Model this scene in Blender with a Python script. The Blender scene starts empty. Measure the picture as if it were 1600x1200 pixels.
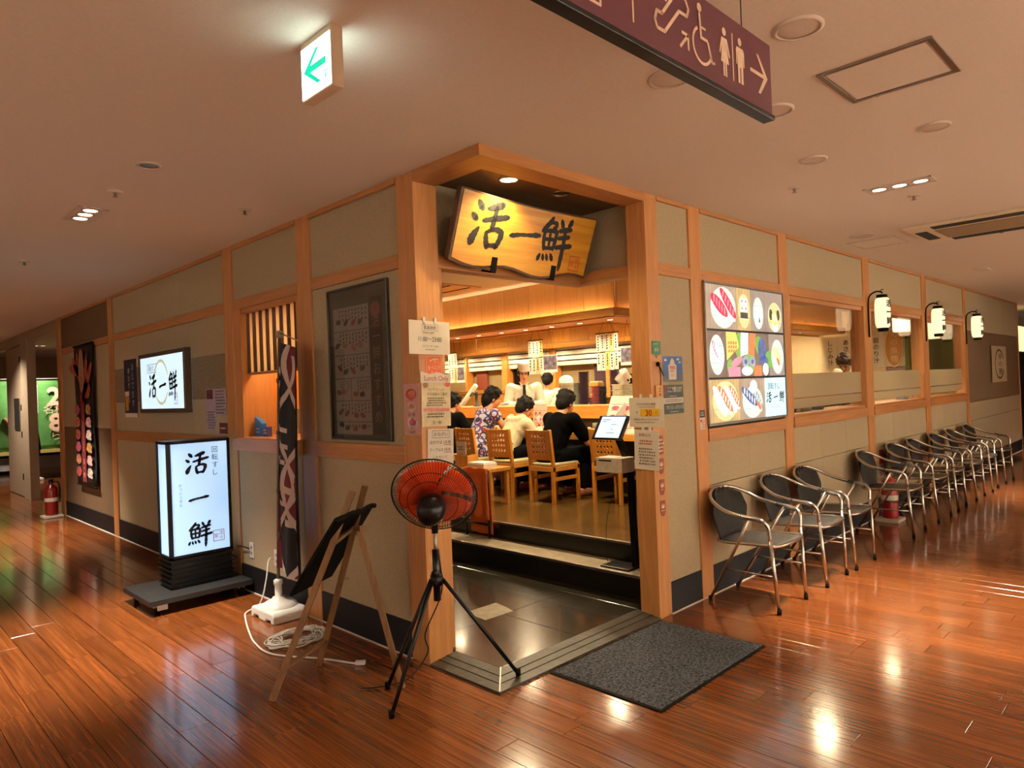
import bpy, bmesh, math, random
from mathutils import Vector, Matrix
random.seed(7)
PI = math.pi
SC = bpy.context.scene
COL = SC.collection
X0, Y0, HC = 2.32, 2.51, 2.718      # left wall plane, right wall plane, ceiling height

# ---------------------------------------------------------------- camera
def camera():
    yaw, pitch, roll, fpx = PI/4 + .0045, .0066, -.0388, 1084.5
    f = Vector((math.cos(yaw)*math.cos(pitch), math.sin(yaw)*math.cos(pitch), math.sin(pitch)))
    r = f.cross(Vector((0, 0, 1))).normalized(); u = r.cross(f)
    r2 = math.cos(roll)*r + math.sin(roll)*u; u2 = -math.sin(roll)*r + math.cos(roll)*u
    cd = bpy.data.cameras.new('camera'); cd.sensor_width = 36; cd.lens = 36*fpx/1600
    cd.clip_start = .05; cd.clip_end = 100
    co = bpy.data.objects.new('camera', cd); COL.objects.link(co)
    m = Matrix((r2, u2, -f)).transposed().to_4x4(); m.translation = (0, 0, 1.5)
    co.matrix_world = m
    SC.camera = co
camera()
# ---------------------------------------------------------------- world, exposure
SC.view_settings.view_transform = 'Standard'; SC.view_settings.look = 'None'
SC.view_settings.gamma = 1; SC.view_settings.use_curve_mapping = False
SC.view_settings.exposure = 0.0
W = bpy.data.worlds.new('world'); SC.world = W; W.use_nodes = True
W.node_tree.nodes['Background'].inputs[0].default_value = (.02, .017, .014, 1)
W.node_tree.nodes['Background'].inputs[1].default_value = 1
WARM = (1, .66, .36); AMBER = (1, .55, .22); NEUT = (1, .84, .66); COOL = (.62, .83, 1)
# light levels in watts, tuned in one place
L_TRIPLE, L_ROOM, L_HOOD, L_SIGN, L_FILL = 330, 240, 20, 60, 1000

# ---------------------------------------------------------------- materials
MATS = {}
def _new(name):
    m = bpy.data.materials.new(name); m.use_nodes = True
    return m, m.node_tree.nodes, m.node_tree.links, m.node_tree.nodes['Principled BSDF']
def c4(c): return (c[0], c[1], c[2], 1)
def hexc(h):
    return tuple(((int(h[i:i+2], 16)/255)/12.92 if int(h[i:i+2], 16)/255 < .04045 else ((int(h[i:i+2], 16)/255+.055)/1.055)**2.4) for i in (0, 2, 4))
def mat(name, col, rough=.5, metal=0, var=.12, scale=30, bump=0, stretch=(1, 1, 1), coat=0, bscale=None, spec=.5, sheen=0, rnd=0):
    """plain surface: base colour broken up by a fine noise, optional relief"""
    if name in MATS: return MATS[name]
    if isinstance(col, str): col = hexc(col)
    m, N, L, P = _new(name)
    P.inputs['Roughness'].default_value = rough; P.inputs['Metallic'].default_value = metal
    P.inputs['Coat Weight'].default_value = coat; P.inputs['Coat Roughness'].default_value = .08
    P.inputs['Specular IOR Level'].default_value = spec
    P.inputs['Sheen Weight'].default_value = sheen
    tc = N.new('ShaderNodeTexCoord'); mp = N.new('ShaderNodeMapping'); mp.inputs['Scale'].default_value = stretch
    L.new(tc.outputs['Object'], mp.inputs['Vector'])
    nz = N.new('ShaderNodeTexNoise'); nz.inputs['Scale'].default_value = scale; nz.inputs['Detail'].default_value = 4
    L.new(mp.outputs[0], nz.inputs['Vector'])
    rp = N.new('ShaderNodeValToRGB'); rp.color_ramp.elements[0].position = .3; rp.color_ramp.elements[1].position = .7
    rp.color_ramp.elements[0].color = c4([x*(1-var) for x in col]); rp.color_ramp.elements[1].color = c4([min(1, x*(1+var)) for x in col])
    L.new(nz.outputs['Fac'], rp.inputs[0])
    out = rp.outputs[0]
    if rnd:
        oi = N.new('ShaderNodeObjectInfo'); hs = N.new('ShaderNodeHueSaturation')
        mr = N.new('ShaderNodeMapRange'); mr.inputs['To Min'].default_value = 1-rnd; mr.inputs['To Max'].default_value = 1+rnd
        L.new(oi.outputs['Random'], mr.inputs['Value']); L.new(mr.outputs[0], hs.inputs['Value']); L.new(out, hs.inputs['Color']); out = hs.outputs[0]
    L.new(out, P.inputs['Base Color'])
    if bump:
        n2 = N.new('ShaderNodeTexNoise'); n2.inputs['Scale'].default_value = bscale or scale*2; n2.inputs['Detail'].default_value = 3
        L.new(mp.outputs[0], n2.inputs['Vector'])
        b = N.new('ShaderNodeBump'); b.inputs['Strength'].default_value = bump; b.inputs['Distance'].default_value = .01
        L.new(n2.outputs['Fac'], b.inputs['Height']); L.new(b.outputs[0], P.inputs['Normal'])
    MATS[name] = m
    return m
def wood(name, ca, cb, axis=2, rough=.4, scale=1.0, coat=0, bump=.05, rnd=.12, cc=None, along=1.0):
    """long grain along one local axis"""
    if name in MATS: return MATS[name]
    if isinstance(ca, str): ca = hexc(ca)
    if isinstance(cb, str): cb = hexc(cb)
    m, N, L, P = _new(name)
    P.inputs['Roughness'].default_value = rough; P.inputs['Coat Weight'].default_value = coat; P.inputs['Coat Roughness'].default_value = .1
    tc = N.new('ShaderNodeTexCoord'); oi = N.new('ShaderNodeObjectInfo')
    ad = N.new('ShaderNodeVectorMath'); ad.operation = 'ADD'
    mu = N.new('ShaderNodeMath'); mu.operation = 'MULTIPLY'; mu.inputs[1].default_value = 17.3
    L.new(oi.outputs['Random'], mu.inputs[0]); L.new(tc.outputs['Object'], ad.inputs[0]); L.new(mu.outputs[0], ad.inputs[1])
    mp = N.new('ShaderNodeMapping'); s = [34*scale]*3; s[axis] = 2.2*scale*along; mp.inputs['Scale'].default_value = s
    L.new(ad.outputs[0], mp.inputs['Vector'])
    nz = N.new('ShaderNodeTexNoise'); nz.inputs['Scale'].default_value = 1; nz.inputs['Detail'].default_value = 5; nz.inputs['Distortion'].default_value = 1.3
    L.new(mp.outputs[0], nz.inputs['Vector'])
    n2 = N.new('ShaderNodeTexNoise'); n2.inputs['Scale'].default_value = 5; n2.inputs['Detail'].default_value = 3
    L.new(mp.outputs[0], n2.inputs['Vector'])
    mx = N.new('ShaderNodeMix'); mx.inputs['Factor'].default_value = .3
    L.new(nz.outputs['Fac'], mx.inputs[2]); L.new(n2.outputs['Fac'], mx.inputs[3])
    rp = N.new('ShaderNodeValToRGB'); rp.color_ramp.elements[0].position = .32; rp.color_ramp.elements[1].position = .68
    rp.color_ramp.elements[0].color = c4(ca); rp.color_ramp.elements[1].color = c4(cb)
    if cc:
        e = rp.color_ramp.elements.new(.5); e.color = c4(hexc(cc) if isinstance(cc, str) else cc)
    L.new(mx.outputs[0], rp.inputs[0])
    hs = N.new('ShaderNodeHueSaturation'); mr = N.new('ShaderNodeMapRange'); mr.inputs['To Min'].default_value = 1-rnd; mr.inputs['To Max'].default_value = 1+rnd
    L.new(oi.outputs['Random'], mr.inputs['Value']); L.new(mr.outputs[0], hs.inputs['Value']); L.new(rp.outputs[0], hs.inputs['Color'])
    L.new(hs.outputs[0], P.inputs['Base Color'])
    if bump:
        b = N.new('ShaderNodeBump'); b.inputs['Strength'].default_value = bump; b.inputs['Distance'].default_value = .004
        L.new(mx.outputs[0], b.inputs['Height']); L.new(b.outputs[0], P.inputs['Normal'])
    MATS[name] = m
    return m
def glow(name, col, strength, var=.0, scale=3):
    if name in MATS: return MATS[name]
    if isinstance(col, str): col = hexc(col)
    m, N, L, P = _new(name)
    P.inputs['Base Color'].default_value = c4([.8*x for x in col]); P.inputs['Roughness'].default_value = .4
    P.inputs['Emission Strength'].default_value = strength
    if var:
        tc = N.new('ShaderNodeTexCoord'); nz = N.new('ShaderNodeTexNoise'); nz.inputs['Scale'].default_value = scale; nz.inputs['Detail'].default_value = 5
        L.new(tc.outputs['Object'], nz.inputs['Vector'])
        rp = N.new('ShaderNodeValToRGB'); rp.color_ramp.elements[0].position = .3; rp.color_ramp.elements[1].position = .7
        rp.color_ramp.elements[0].color = c4([x*(1-var) for x in col]); rp.color_ramp.elements[1].color = c4([min(1, x*(1+var)) for x in col])
        L.new(nz.outputs['Fac'], rp.inputs[0]); L.new(rp.outputs[0], P.inputs['Emission Color'])
    else:
        P.inputs['Emission Color'].default_value = c4(col)
    MATS[name] = m
    return m
def glass(name, tint=(.96, .97, .96), rough=0.0, frost=0.0, fcol=(.8, .78, .7)):
    """thin pane: fresnel reflection over see-through; frosted film adds diffuse translucent white"""
    if name in MATS: return MATS[name]
    m, N, L, P = _new(name); N.remove(P)
    out = N['Material Output']
    tr = N.new('ShaderNodeBsdfTransparent'); tr.inputs[0].default_value = c4(tint)
    gl = N.new('ShaderNodeBsdfGlossy'); gl.inputs['Roughness'].default_value = rough
    lw = N.new('ShaderNodeLayerWeight'); lw.inputs['Blend'].default_value = .5
    pw = N.new('ShaderNodeMath'); pw.operation = 'POWER'; pw.inputs[1].default_value = 5; L.new(lw.outputs['Facing'], pw.inputs[0])
    fr = N.new('ShaderNodeMath'); fr.operation = 'MULTIPLY_ADD'; fr.inputs[1].default_value = .9; fr.inputs[2].default_value = .04; L.new(pw.outputs[0], fr.inputs[0])
    mx = N.new('ShaderNodeMixShader'); L.new(fr.outputs[0], mx.inputs[0])
    base = tr.outputs[0]
    if frost:
        tl = N.new('ShaderNodeBsdfTranslucent'); tl.inputs[0].default_value = c4(fcol)
        df = N.new('ShaderNodeBsdfDiffuse'); df.inputs[0].default_value = c4(fcol)
        m1 = N.new('ShaderNodeMixShader'); m1.inputs[0].default_value = .5
        L.new(tl.outputs[0], m1.inputs[1]); L.new(df.outputs[0], m1.inputs[2])
        m2 = N.new('ShaderNodeMixShader'); m2.inputs[0].default_value = frost
        L.new(tr.outputs[0], m2.inputs[1]); L.new(m1.outputs[0], m2.inputs[2]); base = m2.outputs[0]
    L.new(base, mx.inputs[1]); L.new(gl.outputs[0], mx.inputs[2]); L.new(mx.outputs[0], out.inputs[0])
    MATS[name] = m
    return m

# ---------------------------------------------------------------- mesh helpers
class MB:
    def __init__(s): s.v = []; s.f = []
    def add(s, vs, fs, M=None):
        o = len(s.v)
        s.v += [tuple(M @ Vector(v)) if M is not None else tuple(v) for v in vs]
        s.f += [tuple(i+o for i in f) for f in fs]
        return s
    def box(s, x0, x1, y0, y1, z0, z1, M=None):
        vs = [(x, y, z) for z in (z0, z1) for y in (y0, y1) for x in (x0, x1)]
        return s.add(vs, [(0, 2, 3, 1), (4, 5, 7, 6), (0, 1, 5, 4), (2, 6, 7, 3), (0, 4, 6, 2), (1, 3, 7, 5)], M)
    def cyl(s, p0, p1, r0, r1=None, n=12, caps=True):
        r1 = r0 if r1 is None else r1
        p0, p1 = Vector(p0), Vector(p1); d = (p1-p0).normalized()
        a = Vector((0, 0, 1)) if abs(d.z) < .9 else Vector((1, 0, 0))
        u = d.cross(a).normalized(); w = d.cross(u)
        vs = []
        for p, r in ((p0, r0), (p1, r1)):
            vs += [p + (u*math.cos(2*PI*i/n) + w*math.sin(2*PI*i/n))*r for i in range(n)]
        fs = [(i, n+i, n+(i+1) % n, (i+1) % n) for i in range(n)]
        if caps: fs += [tuple(range(n)), tuple(range(2*n-1, n-1, -1))]
        return s.add(vs, fs)
    def bar(s, p0, p1, w, t, up=(0, 0, 1)):
        """rectangular bar from p0 to p1, w across, t thick"""
        p0, p1 = Vector(p0), Vector(p1); d = (p1-p0).normalized(); up = Vector(up)
        if abs(d.dot(up)) > .95: up = Vector((0, 1, 0))
        u = d.cross(up).normalized()*w/2; v = u.cross(d).normalized()*t/2
        vs = [p+a*u+b*v for p in (p0, p1) for a, b in ((-1, -1), (1, -1), (1, 1), (-1, 1))]
        return s.add(vs, [(3, 2, 1, 0), (4, 5, 6, 7), (0, 1, 5, 4), (1, 2, 6, 5), (2, 3, 7, 6), (3, 0, 4, 7)])
    def tube(s, pts, r, n=8, closed=False):
        pts = [Vector(p) for p in pts]; m = len(pts)
        rs = r if isinstance(r, (list, tuple)) else [r]*m
        prev = None; vs = []
        for i in range(m):
            if closed: t = (pts[(i+1) % m]-pts[i-1]).normalized()
            else: t = (pts[min(i+1, m-1)]-pts[max(i-1, 0)]).normalized()
            if prev is None:
                a = Vector((0, 0, 1)) if abs(t.z) < .9 else Vector((1, 0, 0)); u = t.cross(a).normalized()
            else:
                u = prev - t*prev.dot(t); u = u.normalized() if u.length > 1e-6 else t.orthogonal().normalized()
            prev = u; w = t.cross(u)
            vs += [pts[i] + (u*math.cos(2*PI*k/n) + w*math.sin(2*PI*k/n))*rs[i] for k in range(n)]
        fs = []
        for i in range(m if closed else m-1):
            j = (i+1) % m
            fs += [(i*n+k, i*n+(k+1) % n, j*n+(k+1) % n, j*n+k) for k in range(n)]
        if not closed: fs += [tuple(range(n-1, -1, -1)), tuple((m-1)*n+k for k in range(n))]
        return s.add(vs, fs)
    def lathe(s, prof, n=24, M=None):
        vs = []; k = len(prof)
        for i in range(n):
            a = 2*PI*i/n; vs += [(r*math.cos(a), r*math.sin(a), z) for r, z in prof]
        fs = [(i*k+j, ((i+1) % n)*k+j, ((i+1) % n)*k+j+1, i*k+j+1) for i in range(n) for j in range(k-1)]
        return s.add(vs, fs, M)
    def prism(s, pts, y0, y1, M=None):
        """polygon in local xz, extruded along y (front y0 faces -y)"""
        n = len(pts)
        ar = sum(pts[i][0]*pts[(i+1) % n][1]-pts[(i+1) % n][0]*pts[i][1] for i in range(n))
        if ar < 0: pts = pts[::-1]
        vs = [(x, y0, z) for x, z in pts] + [(x, y1, z) for x, z in pts]
        fs = [tuple(range(n)), tuple(range(2*n-1, n-1, -1))] + [(i, n+i, n+(i+1) % n, (i+1) % n) for i in range(n)]
        return s.add(vs, fs, M)
    def face(s, pts, y):
        n = len(pts)
        ar = sum(pts[i][0]*pts[(i+1) % n][1]-pts[(i+1) % n][0]*pts[i][1] for i in range(n))
        if ar < 0: pts = pts[::-1]
        return s.add([(x, y, z) for x, z in pts], [tuple(range(n))])
    def sphere(s, c, r, nu=14, nv=9, M=None):
        if not isinstance(r, (tuple, list)): r = (r, r, r)
        vs = [(c[0], c[1], c[2]-r[2])]
        for j in range(1, nv):
            th = -PI/2 + PI*j/nv
            vs += [(c[0]+r[0]*math.cos(th)*math.cos(2*PI*i/nu), c[1]+r[1]*math.cos(th)*math.sin(2*PI*i/nu), c[2]+r[2]*math.sin(th)) for i in range(nu)]
        vs.append((c[0], c[1], c[2]+r[2])); t = len(vs)-1
        fs = [(0, 1+(i+1) % nu, 1+i) for i in range(nu)]
        for j in range(nv-2):
            a = 1+j*nu; fs += [(a+i, a+(i+1) % nu, a+nu+(i+1) % nu, a+nu+i) for i in range(nu)]
        a = 1+(nv-2)*nu; fs += [(a+i, a+(i+1) % nu, t) for i in range(nu)]
        return s.add(vs, fs, M)
    def grid(s, fn, nu, nv, thick=0):
        vs = [fn(i/nu, j/nv) for j in range(nv+1) for i in range(nu+1)]
        fs = [(j*(nu+1)+i, j*(nu+1)+i+1, (j+1)*(nu+1)+i+1, (j+1)*(nu+1)+i) for j in range(nv) for i in range(nu)]
        return s.add(vs, fs)
    def mesh(s, name, smooth=False):
        me = bpy.data.meshes.new(name); me.from_pydata([tuple(v) for v in s.v], [], s.f); me.update()
        if smooth:
            for p in me.polygons: p.use_smooth = True
        return me
    def build(s, name, m, parent=None, smooth=False, bevel=0, solid=0, subsurf=0, loc=None, rotz=None):
        o = bpy.data.objects.new(name, s.mesh(name, smooth)); COL.objects.link(o)
        o.data.materials.append(m)
        if parent is not None: o.parent = parent
        if loc is not None: o.location = loc
        if rotz is not None: o.rotation_euler[2] = rotz
        if solid:
            q = o.modifiers.new('solid', 'SOLIDIFY'); q.thickness = solid
        if bevel:
            q = o.modifiers.new('bevel', 'BEVEL'); q.width = bevel; q.segments = 2; q.limit_method = 'ANGLE'
        if subsurf:
            q = o.modifiers.new('sub', 'SUBSURF'); q.levels = subsurf; q.render_levels = subsurf
        return o
def smooth_path(pts, k=6, closed=False):
    pts = [Vector(p) for p in pts]; n = len(pts); out = []
    for i in range(n if closed else n-1):
        p0 = pts[(i-1) % n] if closed or i > 0 else pts[0]*2-pts[1]
        p1 = pts[i]; p2 = pts[(i+1) % n]
        p3 = pts[(i+2) % n] if closed or i+2 < n else pts[-1]*2-pts[-2]
        for j in range(k):
            t = j/k
            out.append(.5*((2*p1)+(p2-p0)*t+(2*p0-5*p1+4*p2-p3)*t*t+(3*p1-p0-3*p2+p3)*t**3))
    if not closed: out.append(pts[-1])
    return out
def tag(o, label=None, cat=None, group=None, kind=None):
    if label: o['label'] = label
    if cat: o['category'] = cat
    if group: o['group'] = group
    if kind: o['kind'] = kind
    return o
def thing(name, label, cat, loc=(0, 0, 0), rotz=0, group=None):
    o = bpy.data.objects.new(name, None); COL.objects.link(o); o.location = loc; o.rotation_euler = (0, 0, rotz)
    o.empty_display_size = .1
    return tag(o, label, cat, group)
def struct(name, loc=(0, 0, 0), rotz=0):
    o = bpy.data.objects.new(name, None); COL.objects.link(o); o.location = loc; o.rotation_euler = (0, 0, rotz); o['kind'] = 'structure'
    return o
def copy_tree(o, parent=None):
    c = o.copy(); COL.objects.link(c); c.parent = parent
    for ch in o.children: copy_tree(ch, c)
    return c
LEFT = -PI/2      # things on planes facing -x: local x runs to the viewer's right, local y into the wall
def spot(name, loc, watts, col, deg=70, blend=.6, rad=.03, aim=(0, 0, -1), parent=None):
    l = bpy.data.lights.new(name, 'SPOT'); l.energy = watts; l.color = col; l.spot_size = math.radians(deg); l.spot_blend = blend; l.shadow_soft_size = rad
    o = bpy.data.objects.new(name, l); COL.objects.link(o); o.location = loc
    o.rotation_euler = Vector(aim).to_track_quat('-Z', 'Y').to_euler()
    if parent is not None: o.parent = parent
    return o
def point(name, loc, watts, col, rad=.05, parent=None):
    l = bpy.data.lights.new(name, 'POINT'); l.energy = watts; l.color = col; l.shadow_soft_size = rad
    o = bpy.data.objects.new(name, l); COL.objects.link(o); o.location = loc
    if parent is not None: o.parent = parent
    return o
# ---------------------------------------------------------------- lettering
_TM = {}
def text_verts(s):
    if s in _TM: return _TM[s]
    cu = bpy.data.curves.new('font', 'FONT'); cu.body = s; cu.size = 1; cu.resolution_u = 3
    ob = bpy.data.objects.new('font', cu)
    me = bpy.data.meshes.new_from_object(ob)
    vs = [tuple(v.co) for v in me.vertices]; fs = [tuple(p.vertices) for p in me.polygons]
    bpy.data.objects.remove(ob); bpy.data.curves.remove(cu); bpy.data.meshes.remove(me)
    _TM[s] = (vs, fs)
    return _TM[s]
def lettering(parent, s, h, m, x=0, z=0, y=-.003, vert=False, width=None, rot=0, name='lettering', bold=0):
    """flat print facing local -y, centred on (x, z); h is the character height; vert stacks characters downwards"""
    b = MB()
    if vert:
        n = len(s); st = h*1.12
        for i, ch in enumerate(s):
            vs, fs = text_verts(ch)
            if not vs: continue
            cx = (min(v[0] for v in vs)+max(v[0] for v in vs))/2; cz = .36
            zz = (n-1)/2*st - i*st
            b.add([((v[0]-cx)*h, 0, (v[1]-cz)*h+zz) for v in vs], fs)
    else:
        vs, fs = text_verts(s)
        if not vs: return None
        xa = min(v[0] for v in vs); xb = max(v[0] for v in vs)
        sx = h if width is None else width/(xb-xa)
        b.add([((v[0]-(xa+xb)/2)*sx, 0, (v[1]-.36)*h) for v in vs], fs)
    if bold:
        base_v, base_f = list(b.v), list(b.f)
        for i, (dx, dz) in enumerate(((bold, 0), (-bold, 0), (0, bold), (0, -bold))):
            b.add([(v[0]+dx, v[1]-(i+1)*max(.0002, bold*.05), v[2]+dz) for v in base_v], base_f)
    o = b.build(name, m, parent)
    o.location = (x, y, z); o.rotation_euler[1] = rot
    return o
def print_rows(parent, x0, x1, z0, z1, rows, m, y=-.003, vert=False, fill=.55, name='lettering', seed=1, ragged=.25):
    """small illegible print: rows (or columns) of tiny dashes"""
    R = random.Random(seed); b = MB()
    for r in range(rows):
        if vert:
            w = (x1-x0)/rows; xa = x0+w*(r+.5-fill/2); xb = xa+w*fill; z = z1
            zend = z0+(z1-z0)*R.random()*ragged
            while z > zend:
                l = (xb-xa)*R.uniform(.6, 1.2); q = (xb-xa)
                b.face([(xa, z-l), (xa+q*R.uniform(.5, 1), z-l), (xb, z-l*.45), (xa+q*R.uniform(.2, .6), z)], 0); z -= l*1.35
        else:
            h = (z1-z0)/rows; za = z1-h*(r+.5+fill/2); zb = za+h*fill; x = x0+(x1-x0)*R.random()*ragged*.4
            xend = x1-(x1-x0)*R.random()*ragged
            while x < xend:
                l = (zb-za)*R.uniform(.5, 1.3)
                b.face([(x, za), (x+l, za+(zb-za)*R.uniform(0, .4)), (x+l, zb), (x+l*R.uniform(0, .5), zb)], 0); x += l*1.4
    o = b.build(name, m, parent); o.location = (0, y, 0)
    return o
def ellipse(cx, cz, rx, rz, n=20, rot=0, a0=0, a1=2*PI):
    o = []
    for i in range(n):
        a = a0+(a1-a0)*i/(n if abs(a1-a0-2*PI) < 1e-6 else n-1)
        x, z = rx*math.cos(a), rz*math.sin(a)
        o.append((cx+x*math.cos(rot)-z*math.sin(rot), cz+x*math.sin(rot)+z*math.cos(rot)))
    return o
def rect(x0, x1, z0, z1): return [(x0, z0), (x1, z0), (x1, z1), (x0, z1)]
def flat(parent, name, polys, m, y=-.003, dx=0, dz=0):
    """printed shapes: one or more polygons in local xz at depth y"""
    b = MB()
    for p in polys: b.face([(q[0]+dx, q[1]+dz) for q in p], y)
    return b.build(name, m, parent)
def brush(strokes, n=7, fat=1.35):
    """brush-written strokes [(x, y, w), ...] -> list of polygons"""
    out = []
    for st in strokes:
        P = smooth_path([(p[0], p[1], p[2]) for p in st], 5)
        L, Rr = [], []
        for i, p in enumerate(P):
            a = P[max(i-1, 0)]; c = P[min(i+1, len(P)-1)]
            t = Vector((c.x-a.x, c.y-a.y)); t = t.normalized() if t.length > 0 else Vector((1, 0))
            w = fat*p.z/2*(1+.10*math.sin(i*2.1))
            if i == 0: w *= .72
            if i == len(P)-1: w *= .62
            L.append((p.x-t.y*w, p.y+t.x*w)); Rr.append((p.x+t.y*w, p.y-t.x*w))
        for i in range(len(L)-1): out.append([L[i], Rr[i], Rr[i+1], L[i+1]])
        for p, s in ((P[0], -1), (P[-1], 1)):
            out.append(ellipse(p.x, p.y, fat*p.z*.36, fat*p.z*.36, 8))
    return out
G_KATSU = brush([[(.13, .95, .10), (.24, .83, .13)], [(.0, .68, .08), (.11, .60, .12)], [(.02, .10, .15), (.08, .24, .13), (.20, .42, .06)],
    [(.80, .97, .13), (.60, .90, .12), (.40, .84, .07)], [(.30, .58, .07), (.62, .66, .09), (.98, .74, .10)], [(.63, .90, .08), (.60, .62, .10), (.54, .42, .08)],
    [(.42, .36, .07), (.44, .20, .10), (.48, .04, .10)], [(.44, .36, .06), (.66, .44, .08), (.84, .38, .12), (.80, .20, .10), (.72, .06, .10)], [(.48, .08, .07), (.74, .10, .08)]])
G_ICHI = brush([[(0, .40, .17), (.3, .50, .13), (.7, .56, .14), (1, .62, .21)]])
G_SEN = brush([[(.33, .99, .07), (.22, .86, .09), (.04, .70, .08)], [(.25, .90, .06), (.48, .88, .07), (.36, .74, .08)], [(.12, .70, .07), (.11, .54, .08), (.15, .34, .08)],
    [(.12, .70, .06), (.34, .73, .07), (.50, .70, .09), (.45, .36, .08)], [(.14, .54, .06), (.45, .56, .06)], [(.30, .71, .06), (.30, .38, .06)], [(.14, .36, .06), (.46, .38, .06)],
    [(.06, .22, .06), (.0, .12, .09)], [(.15, .22, .06), (.18, .13, .08)], [(.27, .23, .06), (.31, .14, .08)], [(.40, .25, .06), (.47, .15, .09)],
    [(.62, .96, .09), (.69, .84, .09)], [(.96, .99, .11), (.86, .84, .07)], [(.58, .75, .07), (.78, .79, .08), (.98, .82, .08)], [(.58, .60, .07), (.78, .63, .07), (.94, .66, .08)],
    [(.52, .40, .07), (.76, .44, .08), (1.04, .48, .09)], [(.78, .82, .08), (.78, .5, .09), (.76, .2, .10), (.74, -.04, .08)]])
def katsuissen(parent, m, x, z, s, y=-.003, vert=False, gap=1.3, thin=1.0):
    """the three brushed characters, each a part"""
    gl = ((G_KATSU, 1, 1), (G_ICHI, .8, .55), (G_SEN, 1, 1.08))
    for i, (g, sx, sy) in enumerate(gl):
        cx = x if vert else x+(i-1)*s*gap
        cz = z-(i-1)*s*gap if vert else z
        b = MB()
        for p in g: b.face([(cx+(q[0]-.5)*s*sx, cz+(q[1]-.5)*s*sy) for q in p], y)
        b.build('lettering', m, parent)
def seal(parent, m, x, z, s, y=-.003):
    fr = [rect(x-s/2, x+s/2, z+s/2-.05*s, z+s/2), rect(x-s/2, x+s/2, z-s/2, z-s/2+.05*s), rect(x-s/2, x-s/2+.05*s, z-s/2, z+s/2), rect(x+s/2-.05*s, x+s/2, z-s/2, z+s/2)]
    flat(parent, 'seal_border', fr, m, y)
    lettering(parent, '活', s*.42, m, x+.21*s, z+.2*s, y); lettering(parent, '々', s*.36, m, x+.21*s, z-.22*s, y); lettering(parent, '家', s*.46, m, x-.22*s, z-.02*s, y)
# ---------------------------------------------------------------- shared materials
PLANK = wood('floor_plank', '552b14', '925126', 1, .16, 1.6, .35, .035, .2, '74401e', .28)
POST = wood('amber_post', 'ad7540', 'c68d55', 2, .42, .8, 0, .03, .05)
RAIL = wood('amber_rail', 'a26c3c', 'bb824c', 0, .42, .8, 0, .03, .05)
OAK = wood('honey_wood', 'b5752c', 'd59a48', 2, .4, 1, .1, .03, .06)
OAKX = wood('honey_wood_long', 'b5752c', 'd59a48', 0, .4, 1, .1, .03, .06)
CLOTH = mat('woven_wall_cloth', 'a8987a', .95, 0, .16, 160, .35, rnd=.03)
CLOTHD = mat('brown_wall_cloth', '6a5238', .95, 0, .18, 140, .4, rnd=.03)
CLOTHT = mat('ribbed_wall_cloth', '7d6e58', .95, 0, .2, 60, .5, stretch=(.15, 1, 3))
BASEB = mat('black_baseboard', '17161a', .55, 0, .15, 40, .1, spec=.2)
CEIL = mat('ceiling_paint', 'd8d0c2', .9, 0, .03, 60, .08)
PAPER = mat('white_paper', 'd9d2c4', .8, 0, .03, 20)
INK = mat('black_ink', '0d0c0c', .7, 0, .1, 50)
GREYINK = mat('grey_ink', '55504c', .8, 0, .1, 50)
RED = mat('red_ink', 'b02a2a', .7, 0, .1, 50)
BLACK = mat('black_paint', '0a0a0b', .35, 0, .15, 30, spec=.3)
BLACKM = mat('matt_black', '070707', .7, 0, .2, 30, spec=.12)
STEEL = mat('polished_steel', 'c8c4bd', .18, 1, .05, 20)
STEELD = mat('brushed_steel', '9a958d', .35, 1, .06, 20)
WHITEP = mat('white_plastic', 'd8d8d4', .4, 0, .04, 20)
SKIN = mat('skin', 'c68a63', .5, 0, .06, 12)
HAIR = mat('black_hair', '0d0a08', .75, 0, .35, 60, .5, stretch=(1, 1, .15), spec=.25)
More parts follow.
